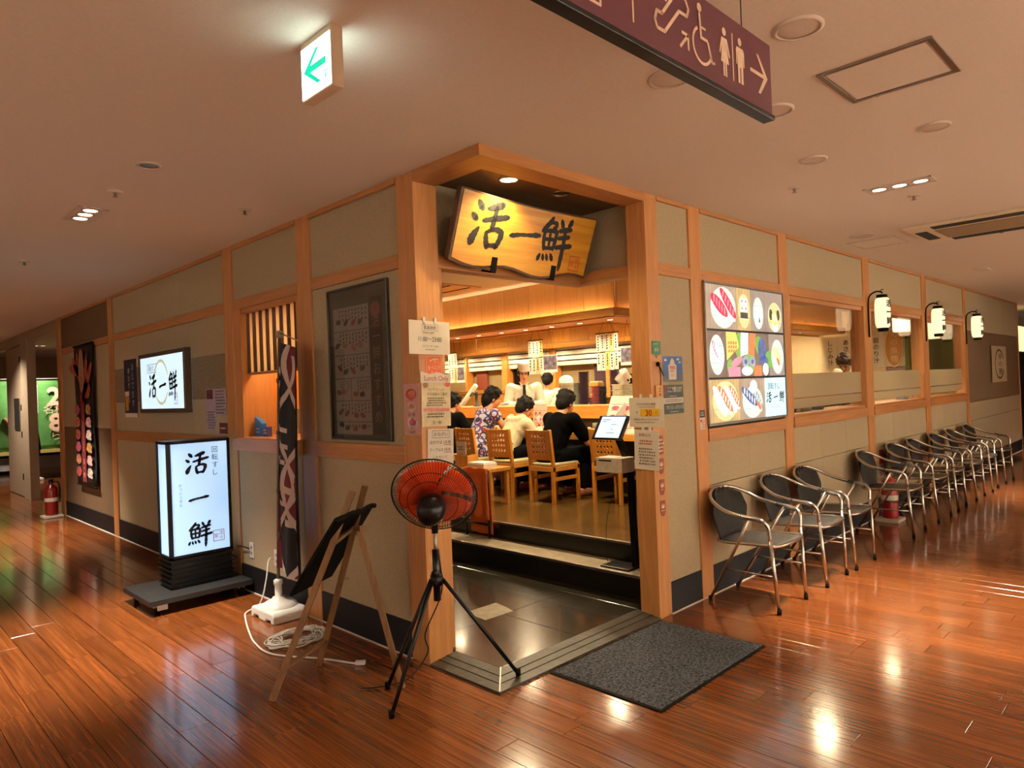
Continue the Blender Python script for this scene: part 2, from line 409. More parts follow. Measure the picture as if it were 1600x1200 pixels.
# ================================================================ STRUCTURE
def fwd(p):   # pixel of a world point in the photograph's frame, only used to choose which floor boards show
    co = SC.camera.matrix_world.inverted() @ Vector(p)
    if co.z > -.2: return None
    return (800+1084.5*co.x/-co.z, 600-1084.5*co.y/-co.z, -co.z)
def corridor_floor():
    fl = MB()
    fl.box(-2.6, X0+.05, -2.6, 21, -.06, -.012); fl.box(X0+.05, 21, -2.6, Y0+.05, -.06, -.012); fl.box(X0+.05, 6, 11.4, 21, -.06, -.012)
    base = fl.build('floor', mat('floor_gap', '0a0504', .8)); base['kind'] = 'structure'
    W_, G = .139, .0022
    R = random.Random(3); boards = []
    k0 = int((-2.6-.549)/W_)-1
    for k in range(k0, int((21-.549)/W_)+1):
        xa = .549+k*W_; y = -2.6-R.random()*.9
        while y < 21:
            ln = .91; xm = xa+W_/2; ym = y+ln/2
            boards.append((xm, y, y+ln)); y += ln
    def inside(x, y): return (x < X0 or y < Y0 or (y > 11.4 and x < 6))
    clipped = []
    for xm, ya, yb in boards:
        if xm > X0+.03 and xm < 6.1 and yb > 11.4: clipped.append((xm, max(ya, 11.4), min(yb, 21)))
        if xm < X0+.03: clipped.append((xm, max(ya, -2.6), min(yb, 21)))
        elif ya < Y0: clipped.append((xm, max(ya, -2.6), min(yb, Y0+.02)))
    clipped = [c for c in clipped if c[2]-c[1] > .02]
    seen = []
    for i, (xm, ya, yb) in enumerate(clipped):
        q = fwd((xm, (ya+yb)/2, 0))
        if q and -60 < q[0] < 1660 and 560 < q[1] < 1260: seen.append((q[2], i))
    seen.sort(); near = {i for _, i in seen[:300]}
    cache = {}; rest = MB()
    for i, (xm, ya, yb) in enumerate(clipped):
        ln = round(yb-ya-G, 3)
        if i in near:
            if ln not in cache:
                b = MB(); h = W_/2-G/2; l = ln/2; c = .0014
                vs = [(-h, -l, -.012), (h, -l, -.012), (h, l, -.012), (-h, l, -.012), (-h, -l, -c), (h, -l, -c), (h, l, -c), (-h, l, -c), (-h+c, -l+c, 0), (h-c, -l+c, 0), (h-c, l-c, 0), (-h+c, l-c, 0)]
                b.add(vs, [(0, 1, 5, 4), (1, 2, 6, 5), (2, 3, 7, 6), (3, 0, 4, 7), (4, 5, 9, 8), (5, 6, 10, 9), (6, 7, 11, 10), (7, 4, 8, 11), (8, 9, 10, 11)])
                cache[ln] = b.mesh('plank'); cache[ln].materials.append(PLANK)
            o = bpy.data.objects.new('plank', cache[ln]); COL.objects.link(o); o.parent = base; o.location = (xm, (ya+yb)/2, 0)
        else:
            rest.box(xm-W_/2+G/2, xm+W_/2-G/2, ya, yb-G, -.012, 0)
    o = rest.build('planks_beyond', PLANK, base); o['kind'] = 'stuff'
corridor_floor()
b = MB(); b.box(-2.6, 21, -2.6, 21, HC, HC+.06); o = b.build('ceiling', CEIL); o['kind'] = 'structure'
WALLP = mat('far_wall_paint', 'cabfae', .9, 0, .05, 20)
for n, bx in (('wall_behind', (-2.6, 21, -2.7, -2.6, 0, HC)), ('wall_opposite', (-2.7, -2.6, -2.6, 21, 0, HC)), ('wall_far_right', (21, 21.1, -2.6, 2.6, 0, HC))):
    b = MB(); b.box(*bx); o = b.build(n, WALLP); o['kind'] = 'structure'
# ---- left wall (faces -x)
WL = struct('wall_left', (X0, 0, 0), LEFT)
def Lbox(name, ya, yb, z0, z1, m, d0=0, d1=.05, bevel=0, parent=None):
    b = MB(); b.box(-yb, -ya, d0, d1, z0, z1); return b.build(name, m, parent or WL, bevel=bevel)
def panels(fn, cuts, z0, z1, m, d0=.014, d1=.032):
    for a, c in zip(cuts[:-1], cuts[1:]): fn('cloth_panel', a+.0012, c-.0012, z0+.0012, z1-.0012, m, d0, d1)
for ya, yb, z0, z1 in ((3.22, 4.41, .0, 2.70), (5.36, 11.2, 0, 2.70), (4.41, 5.36, 0, 1.19), (4.41, 5.36, 2.21, 2.70)):
    Lbox('backing', ya, yb, z0, z1, BASEB, .032, .14)
for ya, yb in ((4.22, 4.40), (5.47, 5.64), (8.70, 8.88)):
    Lbox('stud', ya, yb, 0, 2.717, POST, 0, .06, .003)
Lbox('stud', 11.12, 11.3, 0, 2.718, POST, -.01, .14, .003)
Lbox('stud', 5.36, 5.47, 1.2, 2.21, POST, .004, .06, .003)
for ya, yb in ((3.22, 4.22), (4.40, 5.47), (5.64, 8.70), (8.88, 11.12)):
    Lbox('mid_rail', ya, yb, 2.205, 2.285, RAIL, .0, .06, .003)
    Lbox('top_trim', ya, yb, 2.685, 2.718, RAIL, -.004, .06, .003)
    if ya < 8: Lbox('low_rail', ya, yb, 1.10, 1.20, RAIL, -.003 if ya != 4.40 else -.035, .06, .003)
bb = struct('baseboard_left', (X0, 0, 0), LEFT)
for ya, yb in ((3.22, 4.22), (4.40, 5.47), (5.64, 8.70), (8.88, 11.12)): Lbox('board', ya, yb, 0, .20, BASEB, .004, .032, .002, bb)
Lbox('floor_seal', 3.22, 11.12, 0, .006, PAPER, -.004, .004, 0, bb)
panels(Lbox, (3.22, 4.22), 2.285, 2.685, CLOTH); panels(Lbox, (4.40, 5.47), 2.285, 2.685, CLOTH)
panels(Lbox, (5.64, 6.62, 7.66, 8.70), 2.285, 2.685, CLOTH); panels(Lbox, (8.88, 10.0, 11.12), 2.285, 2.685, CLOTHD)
panels(Lbox, (3.22, 4.22), .2, 1.10, CLOTH); panels(Lbox, (3.22, 4.22), 1.2, 2.205, CLOTH)
panels(Lbox, (4.40, 5.47), .2, 1.10, CLOTH)
panels(Lbox, (5.64, 6.62, 7.66, 8.70), .2, 1.10, CLOTH); panels(Lbox, (5.64, 6.40, 7.76, 8.70), 1.2, 1.515, CLOTH)
panels(Lbox, (5.64, 6.40, 7.76, 8.70), 1.515, 1.88, CLOTHT); panels(Lbox, (5.64, 6.40, 7.76, 8.70), 1.88, 2.205, CLOTH)
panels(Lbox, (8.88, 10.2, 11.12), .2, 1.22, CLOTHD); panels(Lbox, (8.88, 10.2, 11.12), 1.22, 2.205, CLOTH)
# ---- right wall (faces -y)
WR = struct('wall_right', (0, Y0, 0), 0)
def Rbox(name, xa, xb, z0, z1, m, d0=0, d1=.05, bevel=0, parent=None):
    b = MB(); b.box(xa, xb, d0, d1, z0, z1); return b.build(name, m, parent or WR, bevel=bevel)
for xa, xb, z0, z1 in ((3.87, 5.83, 0, 2.70), (5.83, 11.75, 0, 1.075), (5.83, 11.75, 2.285, 2.70), (11.75, 15.7, 0, 2.70)):
    Rbox('backing', xa, xb, z0, z1, BASEB, .032, .14)
ST = ((4.26, 4.41), (5.67, 5.83), (7.65, 7.83), (9.72, 9.90), (11.75, 11.90))
for xa, xb in ST: Rbox('stud', xa, xb, 0, 2.717, POST, 0, .14, .003)
edges = [3.87]+[e for s in ST for e in s]+[15.7]
bays = list(zip(edges[0::2], edges[1::2]))
bbR = struct('baseboard_right', (0, Y0, 0), 0)
for i, (xa, xb) in enumerate(bays):
    if i < 5: Rbox('mid_rail', xa, xb, 2.205, 2.285, RAIL, 0, .06, .003)
    Rbox('top_trim', xa, xb, 2.69, 2.718, RAIL, -.004, .06, .003)
    Rbox('board', xa, xb, 0, .20, BASEB, .004, .032, .002, bbR)
    if 1 <= i <= 4: Rbox('sill_rail', xa, xb, 1.075, 1.165, RAIL, -.012, .14, .003)
    if i < 5: panels(Rbox, (xa, xb), 2.285, 2.69, CLOTH)
    if 1 <= i <= 4:
        w = (xb-xa); n = 2 if w < 1.5 else 3
        cs = [xa+w*k/n for k in range(n+1)]
        panels(Rbox, cs, .2, .76, CLOTH); panels(Rbox, cs, .764, 1.075, CLOTH)
Rbox('floor_seal', 3.87, 15.7, 0, .006, PAPER, -.004, .004, 0, bbR)
panels(Rbox, (3.87, 4.26), .2, 2.205, CLOTH)
panels(Rbox, (11.90, 14.45, 15.7), 2.10, 2.69, CLOTH); panels(Rbox, (11.90, 13.8, 15.7), 1.03, 2.10, CLOTHD)
panels(Rbox, (11.90, 13.8, 15.7), .2, .76, CLOTH); panels(Rbox, (11.90, 13.8, 15.7), .764, 1.03, CLOTH)
Rbox('end_return', 15.7, 15.75, 0, 2.718, POST, 0, .6, .003)
# window panes, reveals and frosted film in the right wall
PANE = glass('window_pane'); FROST = glass('frosted_film', frost=.72, fcol=(.62, .55, .40))
for i, (xa, xb) in enumerate(((5.83, 7.65), (7.83, 9.72), (9.90, 11.75))):
    w = struct('window_%d' % (i+1), (0, Y0, 0), 0)
    for nm, bx, m in (('jamb', (xa, xa+.02, .0, .14, 1.165, 2.205), POST), ('jamb', (xb-.025, xb, .0, .14, 1.165, 2.205), POST), ('head', (xa+.02, xb-.025, .02, .16, 2.165, 2.205), RAIL), ('sill', (xa+.02, xb-.025, .02, .30, 1.165, 1.185), RAIL)):
        b = MB(); b.box(*bx); b.build(nm, m, w, bevel=.002)
    b = MB(); b.box(xa+.02, xb-.025, .045, .051, 1.185, 2.165); b.build('pane', PANE, w)
    b = MB(); b.box(xa+.05, xb-.06, .040, .0415, 1.325, 1.535); b.build('frosted_band', FROST, w)
    b = MB(); b.box(xa+.05, xb-.06, .042, .0435, 1.315, 1.322); b.build('film_edge', GREYINK, w)
    b = MB(); b.box(xa+.05, xb-.06, .040, .0415, 1.23, 1.312); b.build('frosted_band', FROST, w)
# ---- left service window with paper screen
w = struct('window_4', (X0, 0, 0), LEFT)
for nm, (ya, yb, d0, d1, z0, z1), m in (('jamb', (4.40, 4.43, .0, .25, 1.2, 2.205), POST), ('jamb', (5.33, 5.36, .0, .25, 1.2, 2.205), POST), ('head', (4.43, 5.33, .01, .25, 2.17, 2.205), RAIL), ('sill', (4.40, 5.36, -.03, .45, 1.185, 1.205), RAIL)):
    b = MB(); b.box(-yb, -ya, d0, d1, z0, z1); b.build(nm, m, w, bevel=.002)
sh = MB(); sh.box(-5.33, -4.43, .07, .074, 1.70, 2.17); sh.build('shoji_paper', glass('shoji', frost=.97, fcol=(.95, .86, .66)), w)
SLATD = wood('dark_slat', '3a2414', '55361e', 2, .5, 1, 0, .02, 0)
for k in range(9):
    y = 4.43+.9*k/8; Lbox('slat', y-.011, y+.011, 1.70, 2.17, SLATD, .05, .07, .001, w)
Lbox('screen_rail', 4.43, 5.33, 1.685, 1.705, RAIL, .045, .08, .002, w)
# ---- entrance: posts, beams, soffit, transom
EN = struct('wall_entrance')
def Ebox(name, x0, x1, y0, y1, z0, z1, m, bevel=.003, parent=None):
    b = MB(); b.box(x0, x1, y0, y1, z0, z1); return b.build(name, m, parent or EN, bevel=bevel)
POSTY = wood('amber_rail_y', 'a26c3c', 'bb824c', 1, .42, .8, 0, .03, .05)
Ebox('pillar', X0, 2.485, 3.06, 3.22, 0, 2.718, POST); Ebox('pillar', 3.73, 3.87, Y0, 2.655, 0, 2.718, POST)
b = MB(); b.add([(X0, Y0, 2.66), (X0, 3.06, 2.66), (X0+.16, 3.06, 2.66), (X0+.16, Y0+.16, 2.66), (X0, Y0, HC), (X0, 3.06, HC), (X0+.16, 3.06, HC), (X0+.16, Y0+.16, HC)],
    [(0, 1, 2, 3), (7, 6, 5, 4), (0, 4, 5, 1), (3, 2, 6, 7), (0, 3, 7, 4), (1, 5, 6, 2)]); b.build('beam', POSTY, EN)
b = MB(); b.add([(X0, Y0, 2.66), (3.74, Y0, 2.66), (3.74, Y0+.16, 2.66), (X0+.16, Y0+.16, 2.66), (X0, Y0, HC), (3.74, Y0, HC), (3.74, Y0+.16, HC), (X0+.16, Y0+.16, HC)],
    [(3, 2, 1, 0), (4, 5, 6, 7), (0, 1, 5, 4), (2, 3, 7, 6), (3, 0, 4, 7), (1, 2, 6, 5)]); b.build('beam', RAIL, EN)
SOFF = wood('soffit_board', '4a3520', '6b4c2c', 0, .6, .6, 0, .03, 0)
Ebox('soffit', X0+.16, 3.84, Y0+.16, 3.16, 2.698, 2.717, SOFF)
Ebox('transom_panel', 2.485, 3.84, 3.135, 3.16, 2.285, 2.698, CLOTH, 0); Ebox('transom_panel', 3.82, 3.84, 2.655, 3.135, 2.285, 2.698, CLOTH, 0)
Ebox('transom_rail', 2.485, 3.86, 3.09, 3.19, 2.205, 2.285, RAIL); Ebox('transom_rail', 3.77, 3.86, 2.655, 3.09, 2.205, 2.285, POSTY)
dr = struct('door_1')
Ebox('stile', 2.50, 2.545, 3.11, 3.15, 0.03, 2.205, POST, .002, dr); Ebox('stile_gap', 2.488, 2.50, 3.115, 3.15, 0.03, 2.205, BLACKM, 0, dr)
# ---- entrance floor: dark tiles, sloped stone border, two steps, raised dining floor
STONE = mat('dark_stone', '2a271e', .2, 0, .25, 9, .06, coat=.3)
STONE2 = mat('border_stone', '36342c', .45, 0, .35, 14, .25)
ef = MB(); ef.box(X0+.02, 3.9, Y0+.02, 6.5, -.04, .012); EF = ef.build('floor_entrance', BASEB); EF['kind'] = 'structure'
TS = .62
for i in range(3):
    for j in range(7):
        xa, xb, ya, yb = 2.50+i*TS, min(2.50+(i+1)*TS, 3.9), 2.69+j*TS, 2.69+(j+1)*TS
        if xb-xa < .05: continue
        b = MB(); b.box(xa+.0015, xb-.0015, ya+.0015, yb-.0015, .0, .03); b.build('tile', STONE, EF, bevel=.0015)
t1 = struct('trim_1')
a, c_, d_ = (X0, Y0), (X0+.19, Y0+.19), .03
b = MB(); b.add([(X0, Y0, .0), (X0, 3.06, 0), (X0+.18, 3.06, d_), (X0+.18, Y0+.18, d_), (X0+.18, 3.06, 0), (X0+.18, Y0+.18, 0), (X0, Y0, .012), (X0, 3.06, .012)], [(6, 3, 2, 7), (0, 6, 7, 1), (1, 7, 2, 4), (0, 5, 3, 6), (0, 1, 4, 5), (5, 4, 2, 3)]); b.build('kerb_stone', STONE2, t1)
b = MB(); b.add([(X0, Y0, .0), (3.74, Y0, 0), (3.74, Y0+.18, d_), (X0+.18, Y0+.18, d_), (3.74, Y0+.18, 0), (X0+.18, Y0+.18, 0), (X0, Y0, .012), (3.74, Y0, .012)], [(7, 2, 3, 6), (1, 7, 6, 0), (4, 2, 7, 1), (6, 3, 5, 0), (5, 4, 1, 0), (3, 2, 4, 5)]); b.build('kerb_stone', STONE2, t1)
for q in (.06, .115):
    z = .012+.018*q/.18+.0012
    b = MB(); b.bar((X0+q, Y0+q, z), (X0+q, 3.06, z), .005, .002); b.build('groove', BASEB, t1)
    b = MB(); b.bar((X0+q, Y0+q, z), (3.73, Y0+q, z), .005, .002); b.build('groove', BASEB, t1)
b = MB(); b.bar((X0, Y0, .016), (X0+.18, Y0+.18, d_+.003), .006, .004); b.build('mitre_strip', STEELD, t1)
t2 = struct('trim_2')
TREAD = mat('step_vinyl', '8c8068', .5, 0, .2, 12, .05); RISER = mat('black_riser', '0e0d0c', .35, 0, .2, 20)
Ebox('riser', 3.90, 3.93, 2.655, 6.5, .0, .185, RISER, 0, t2); Ebox('tread', 3.905, 4.17, 2.655, 6.5, .185, .197, TREAD, .002, t2); Ebox('nosing', 3.885, 3.905, 2.655, 6.5, .178, .199, STEELD, .002, t2)
Ebox('riser', 4.16, 4.19, 2.655, 6.5, .19, .328, RISER, 0, t2); Ebox('nosing', 4.148, 4.17, 2.655, 6.5, .326, .343, STEELD, .002, t2)
DFL = wood('dining_board', '3c2d14', '66491f', 1, .22, .8, .3, .03, .2)
b = MB(); b.box(4.17, 6.42, 2.655, 11.5, .20, .338); b.box(6.42, 12.5, 2.655, 4.15, .20, .338); o = b.build('floor_dining', mat('dining_gap', '1d160a', .8)); o['kind'] = 'structure'
b = MB(); R = random.Random(5)
x = 4.171
while x < 6.4:
    y = 2.66-R.random()*.6
    while y < 11.4:
        b.box(x, x+.0885, max(y, 2.66), y+.6, .338, .3415); y += .603
    x += .09
o = b.build('floor_boards', DFL, o); o['kind'] = 'stuff'
b = MB(); b.box(6.42, 12.5, 4.15, 11.5, -.04, .15); o = b.build('floor_kitchen', mat('kitchen_floor', '4a4238', .6)); o['kind'] = 'structure'
# ---- restaurant shell inside
IN = mat('inner_wall_cream', 'd8c7a2', .85, 0, .05, 10)
Ebox('stair_side', 3.0, 3.9, 6.5, 6.6, 0, 2.7, IN, 0)
ws = struct('wall_shop_back')
Ebox('wall_face', 9.05, 9.15, 5.6, 11.5, 0, HC, mat('back_panel_olive', '8a7850', .8, 0, .06, 8), 0, ws)
wp = struct('wall_shop_end'); Ebox('wall_face', 12.5, 12.6, Y0+.14, 5.7, 0, HC, IN, 0, wp); Ebox('wall_face', 9.05, 12.5, 5.6, 5.7, 0, HC, IN, 0, wp)
wq = struct('wall_shop_side'); Ebox('wall_face', 2.47, 9.1, 11.5, 11.6, 0, HC, IN, 0, wq)
# ================================================================ CEILING FITTINGS
CPL = mat('ceiling_plastic', 'cbbfb0', .6, 0, .03, 30); DARKGAP = mat('dark_gap', '15110d', .9)
def triple(x, y, along_x, label, lit=True, deg=60, dim=1.0):
    t = thing('recessed_spotlight', label, 'ceiling light', (x, y, HC), 0 if along_x else PI/2, 'recessed triple spotlights')
    b = MB(); L_, Wd = .20, .085
    for bx in ((-L_, L_, -Wd, -Wd+.012, -.006, 0), (-L_, L_, Wd-.012, Wd, -.006, 0), (-L_, -L_+.012, -Wd, Wd, -.006, 0), (L_-.012, L_, -Wd, Wd, -.006, 0)): b.box(*bx)
    b.build('frame', CPL, t)
    b = MB(); b.box(-L_+.012, L_-.012, -Wd+.012, Wd-.012, -.003, 0); b.build('tray', DARKGAP if not lit else CPL, t)
    for k in (-1, 0, 1):
        b = MB(); b.lathe([(.052, -.007), (.052, -.003), (.040, -.002)], 20); o = b.build('lamp_ring', STEELD, t, True); o.location = (k*.122, 0, 0)
        b = MB(); b.lathe([(.0, -.0045), (.040, -.0045), (.040, -.003)], 20); q = b.build('lamp_lens', glow('spot_lens', (1, .8, .58), 3), o)
        if lit: spot('lamp_light', (k*.122, 0, -.02), L_TRIPLE*dim, NEUT, deg, .85, .04, (0, 0, -1), t)
    return t
triple(1.21, 5.03, False, 'recessed triple spotlight in the ceiling above the left corridor, lamps side by side')
triple(4.97, 1.385, False, 'long recessed triple spotlight in the ceiling in front of the food screen')
triple(10.3, 1.0, False, 'far recessed spotlight strip in the ceiling beyond the air conditioner')
triple(15.2, 1.2, False, 'small distant recessed spotlight strip near the end of the right corridor')
triple(1.2, 9.6, False, 'distant recessed triple spotlight near the doorway end of the left corridor', deg=80)
triple(-.9, 1.3, True, 'recessed triple spotlight in the ceiling behind the viewpoint')
triple(1.3, -1.2, True, 'recessed triple spotlight in the ceiling beyond the hanging sign')
triple(1.6, 13.8, False, 'added triple spotlight in the ceiling lighting the cream door leaf', deg=125, dim=.38)  # added fitting, put here to brighten the door leaf
triple(3.0, 16.4, True, 'added triple spotlight beyond the far left doorway lighting the green banners', deg=125, dim=.38)  # added fitting, set close so the banners are lit
for k, (x, y, ax, lb) in enumerate(((.3, -2.0, (0, -.8, -1), 'added fill lamp behind the viewpoint, left end of the rear wall'), (3.6, -2.0, (0, -.8, -1), 'added fill lamp at the rear wall facing the entrance'), (7.0, -2.0, (0, -.8, -1), 'added fill lamp at the rear wall facing the first window'), (10.6, -2.0, (0, -.8, -1), 'added fill lamp at the rear wall facing the third window'),
        (-2.0, .6, (-.8, 0, -1), 'added fill lamp at the wall left of the viewpoint'), (-2.0, 4.2, (-.8, 0, -1), 'added fill lamp at the wall facing the glowing floor sign'), (-2.0, 8.0, (-.8, 0, -1), 'added fill lamp at the wall facing the wall light box'))):
    t = thing('wall_washer', lb, 'ceiling light', (x, y, HC), 0, 'added fill lamps'); b = MB(); b.lathe([(.08, 0), (.08, -.006), (.066, -.009), (.064, -.002)], 24); b.build('ring', CPL, t, True); b = MB(); b.lathe([(.064, -.003), (0, -.004)], 24); b.build('lens', glow('spot_lens', (1, .8, .58), 3), t)
    spot('lamp_light', (0, 0, -.03), L_FILL*(2.2 if k < 4 else .36), (1, .94, .84), 120, .8, .06, ax, t)  # added lamps out of view; their bounce brightens walls and ceiling
for x, y, r, lb in ((2.438, .977, .085, 'round white ceiling speaker cover beside the access hatch'), (2.434, 1.49, .09, 'round white ceiling cover half hidden under the hanging direction sign'),
        (3.095, 1.362, .085, 'round white ceiling cover at the end of the direction sign'), (3.935, .93, .075, 'flat round cover in the ceiling behind the metal hatch frame'),
        (3.966, 1.535, .075, 'flat round cover in the ceiling above the entrance post and screen'), (6.472, 2.116, .10, 'flat round ceiling cover beside the far square hatch')):
    t = thing('ceiling_cover', lb, 'ceiling cover', (x, y, HC), 0, 'round ceiling covers')
    b = MB(); b.lathe([(r, 0), (r, -.006), (r*.86, -.011), (r*.8, -.007)], 28); b.build('rim', CPL, t, True)
    b = MB(); b.lathe([(r*.8, -.005), (r*.5, -.009), (0, -.010)], 28); b.build('disc', CPL, t, True)
def hatch(x0, x1, y0, y1, lb, m):
    t = thing('access_hatch', lb, 'ceiling hatch', ((x0+x1)/2, (y0+y1)/2, HC)); w, d = (x1-x0)/2, (y1-y0)/2
    for nm, bx in (('frame_bar', (-w, w, -d, -d+.022, -.008, 0)), ('frame_bar', (-w, w, d-.022, d, -.008, 0)), ('frame_bar', (-w, -w+.022, -d+.022, d-.022, -.008, 0)), ('frame_bar', (w-.022, w, -d+.022, d-.022, -.008, 0))):
        b = MB(); b.box(*bx); b.build(nm, m, t, bevel=.002)
    b = MB(); b.box(-w+.03, w-.03, -d+.03, d-.03, -.005, 0); b.build('panel', CEIL, t)
    for sx in (-.5, .5):
        b = MB(); b.lathe([(.008, -.010), (.008, -.005)], 10); o = b.build('latch', STEEL, t); o.location = (w-.011, sx*d, 0)
hatch(2.873, 3.29, .674, 1.09, 'square ceiling access hatch with metal frame right of the direction sign', STEELD)
hatch(6.73, 7.17, 1.92, 2.34, 'flush painted square ceiling hatch next to the air conditioner', CPL)
for x, y, lb in ((1.211, 4.392, 'small white sprinkler head between the downlight and triple spotlight'), (1.209, 6.93, 'small dark sprinkler head on the ceiling at the far left corridor'),
        (5.336, 1.401, 'small sprinkler head behind the long triple spotlight'), (1.95, 4.35, 'tiny sprinkler head on the ceiling close to the left wall'), (4.45, 1.85, 'tiny sprinkler head on the ceiling above the food screen'), (7.3, 1.25, 'tiny sprinkler head beyond the ceiling air conditioner')):
    t = thing('sprinkler_head', lb, 'sprinkler', (x, y, HC), 0, 'ceiling sprinklers')
    b = MB(); b.lathe([(.042, 0), (.038, -.006), (.012, -.008)], 18); b.build('rosette', CPL, t, True)
    b = MB(); b.lathe([(.010, -.006), (.007, -.028), (.018, -.032), (0, -.033)], 12); b.build('nozzle', STEELD, t, True)
t = thing('downlight', 'unlit round recessed downlight with white ring on the left ceiling', 'ceiling light', (1.211, 3.804, HC))
b = MB(); b.lathe([(.062, 0), (.062, -.006), (.048, -.008), (.046, -.001)], 26); b.build('ring', CPL, t, True)
b = MB(); b.lathe([(.046, -.002), (0, -.003)], 26); b.build('lens', mat('off_lens', '5a4438', .3), t)
# ceiling air conditioner
t = thing('ceiling_air_conditioner', 'beige ceiling cassette air conditioner with dark louvre slots', 'air conditioner', (6.9, 1.25, HC))
ACM = mat('ac_plastic', 'c7b193', .5, 0, .03, 20)
b = MB(); b.box(-.45, .45, -.75, .55, -.022, 0); b.build('panel', mat('ac_panel', 'dccfb4', .5, 0, .03, 20), t, bevel=.008)
b = MB(); b.box(-.22, .22, -.58, .36, -.030, -.022); b.build('grille', mat('ac_grille', '8f7c5e', .6, 0, .2, 200, stretch=(1, 8, 1)), t, bevel=.003)
for bx in ((-.40, -.28, -.55, .35, -.026, -.021), (.28, .40, -.55, .35, -.026, -.021), (-.22, .22, .42, .51, -.026, -.021), (-.22, .22, -.71, -.62, -.026, -.021)):
    b = MB(); b.box(*bx); b.build('louvre_slot', DARKGAP, t)
t = thing('smoke_detector_panel', 'small bright rectangular panel on the ceiling of the far right corridor', 'ceiling panel', (9.9, 1.9, HC)); b = MB(); b.box(-.12, .12, -.07, .07, -.02, 0); b.build('panel', CPL, t, bevel=.004)
# ---- exit sign
t = thing('exit_sign', 'glowing green and white exit sign with a left arrow on the ceiling', 'exit sign', (1.222, 2.087, 2.513), LEFT)
EXB = mat('exit_body', 'cbb69a', .5, 0, .04, 20)
b = MB(); b.box(-.102, .102, -.022, .022, 0, .205); b.build('housing', EXB, t, bevel=.004)
EXG = glow('exit_white', (.80, 1, .93), 5); EXN = glow('exit_green', (.0, .50, .30), 1.4)
for s in (-1, 1):
    b = MB(); b.box(-.094, .094, s*.0235-.0015, s*.0235+.0015, .008, .180); o = b.build('light_panel', EXG, t)
    if s < 0:
        flat(o, 'arrow', [[(-.078, .095), (.005, .155), (.03, .155), (-.03, .108), (-.03, .082), (.035, .035), (.01, .035)], rect(-.05, .07, .083, .107)], EXN, -.026)
        flat(o, 'running_figure', [rect(.048, .052, .02, .06), rect(.048, .086, .056, .06), rect(.082, .086, .02, .06), rect(.048, .086, .02, .023), [(.062, .050), (.072, .050), (.069, .036), (.060, .036)], [(.060, .036), (.066, .038), (.058, .025), (.054, .026)], [(.066, .038), (.071, .036), (.080, .026), (.076, .025)], ellipse(.071, .053, .0035, .0035, 8)], EXN, -.026)
# ---- hanging direction sign
t = thing('direction_sign', 'maroon hanging direction sign with escalator, wheelchair and restroom pictograms', 'sign', (1.40, 1.0, 2.355))
MAR = mat('maroon_board', '471522', .45, 0, .1, 6); SW = mat('sign_white', 'd9bfa4', .6)
b = MB(); b.box(-.90, .83, -.012, .012, 0, .237); b.build('board', MAR, t, bevel=.002)
b = MB(); b.box(-.90, .83, -.020, .020, -.012, .004); b.build('bottom_channel', BLACK, t, bevel=.002)
for x in (.66, -.75):
    b = MB(); b.cyl((x, 0, .237), (x, 0, HC-2.355), .0018, n=6); b.build('wire', BLACK, t)
y = -.0135
def px(polys, nm): return flat(t, nm, polys, SW, y)
x = .755
px([[(x-.075, .122), (x-.075, .110), (x+.02, .110), (x+.02, .122)], [(x-.03, .178), (x-.015, .178), (x+.045, .116), (x+.022, .116)], [(x+.022, .116), (x+.045, .116), (x-.008, .055), (x-.024, .055)]], 'arrow')
x = .615   # man
px([ellipse(x, .178, .0115, .0125, 14), [(x-.020, .160), (x+.020, .160), (x+.026, .150), (x+.026, .105), (x+.020, .105), (x+.017, .145), (x+.017, .05), (x+.003, .05), (x+.003, .1), (x-.003, .1), (x-.003, .05), (x-.017, .05), (x-.017, .145), (x-.020, .105), (x-.026, .105), (x-.026, .150)]], 'man_pictogram')
px([rect(.565, .571, .045, .190)], 'divider')
x = .518   # woman
px([ellipse(x, .178, .0115, .0125, 14), [(x-.016, .160), (x+.016, .160), (x+.033, .110), (x+.026, .106), (x+.013, .14), (x+.024, .085), (x+.011, .085), (x+.011, .045), (x+.002, .045), (x+.002, .085), (x-.002, .085), (x-.002, .045), (x-.011, .045), (x-.011, .085), (x-.024, .085), (x-.013, .14), (x-.026, .106), (x-.033, .110)]], 'woman_pictogram')
x = .385   # wheelchair
def ring(cx, cz, r, w, a0, a1, n=18):
    o = []
    for i in range(n):
        p, q = a0+(a1-a0)*i/n, a0+(a1-a0)*(i+1)/n
        o.append([(cx+r*math.cos(p), cz+r*math.sin(p)), (cx+(r+w)*math.cos(p), cz+(r+w)*math.sin(p)), (cx+(r+w)*math.cos(q), cz+(r+w)*math.sin(q)), (cx+r*math.cos(q), cz+r*math.sin(q))])
    return o
px([ellipse(x-.006, .200, .012, .013, 14), [(x-.012, .185), (x-.002, .185), (x+.004, .118), (x-.006, .118)], rect(x-.006, x+.036, .112, .121), [(x+.030, .116), (x+.040, .116), (x+.062, .058), (x+.052, .055)], [(x+.052, .055), (x+.055, .063), (x+.072, .068), (x+.074, .060)], rect(x-.004, x+.026, .143, .150)]+ring(x+.004, .094, .046, .009, math.radians(118), math.radians(345)), 'wheelchair_pictogram')
x = .235   # escalator with rider
def stroke(pts, w):
    o = []
    for p, q in zip(pts[:-1], pts[1:]):
        d = Vector((q[0]-p[0], q[1]-p[1])).normalized()*w/2
        o.append([(p[0]-d.y, p[1]+d.x), (p[0]+d.y, p[1]-d.x), (q[0]+d.y, q[1]-d.x), (q[0]-d.y, q[1]+d.x)]); o.append(ellipse(q[0], q[1], w/2, w/2, 8))
    return o
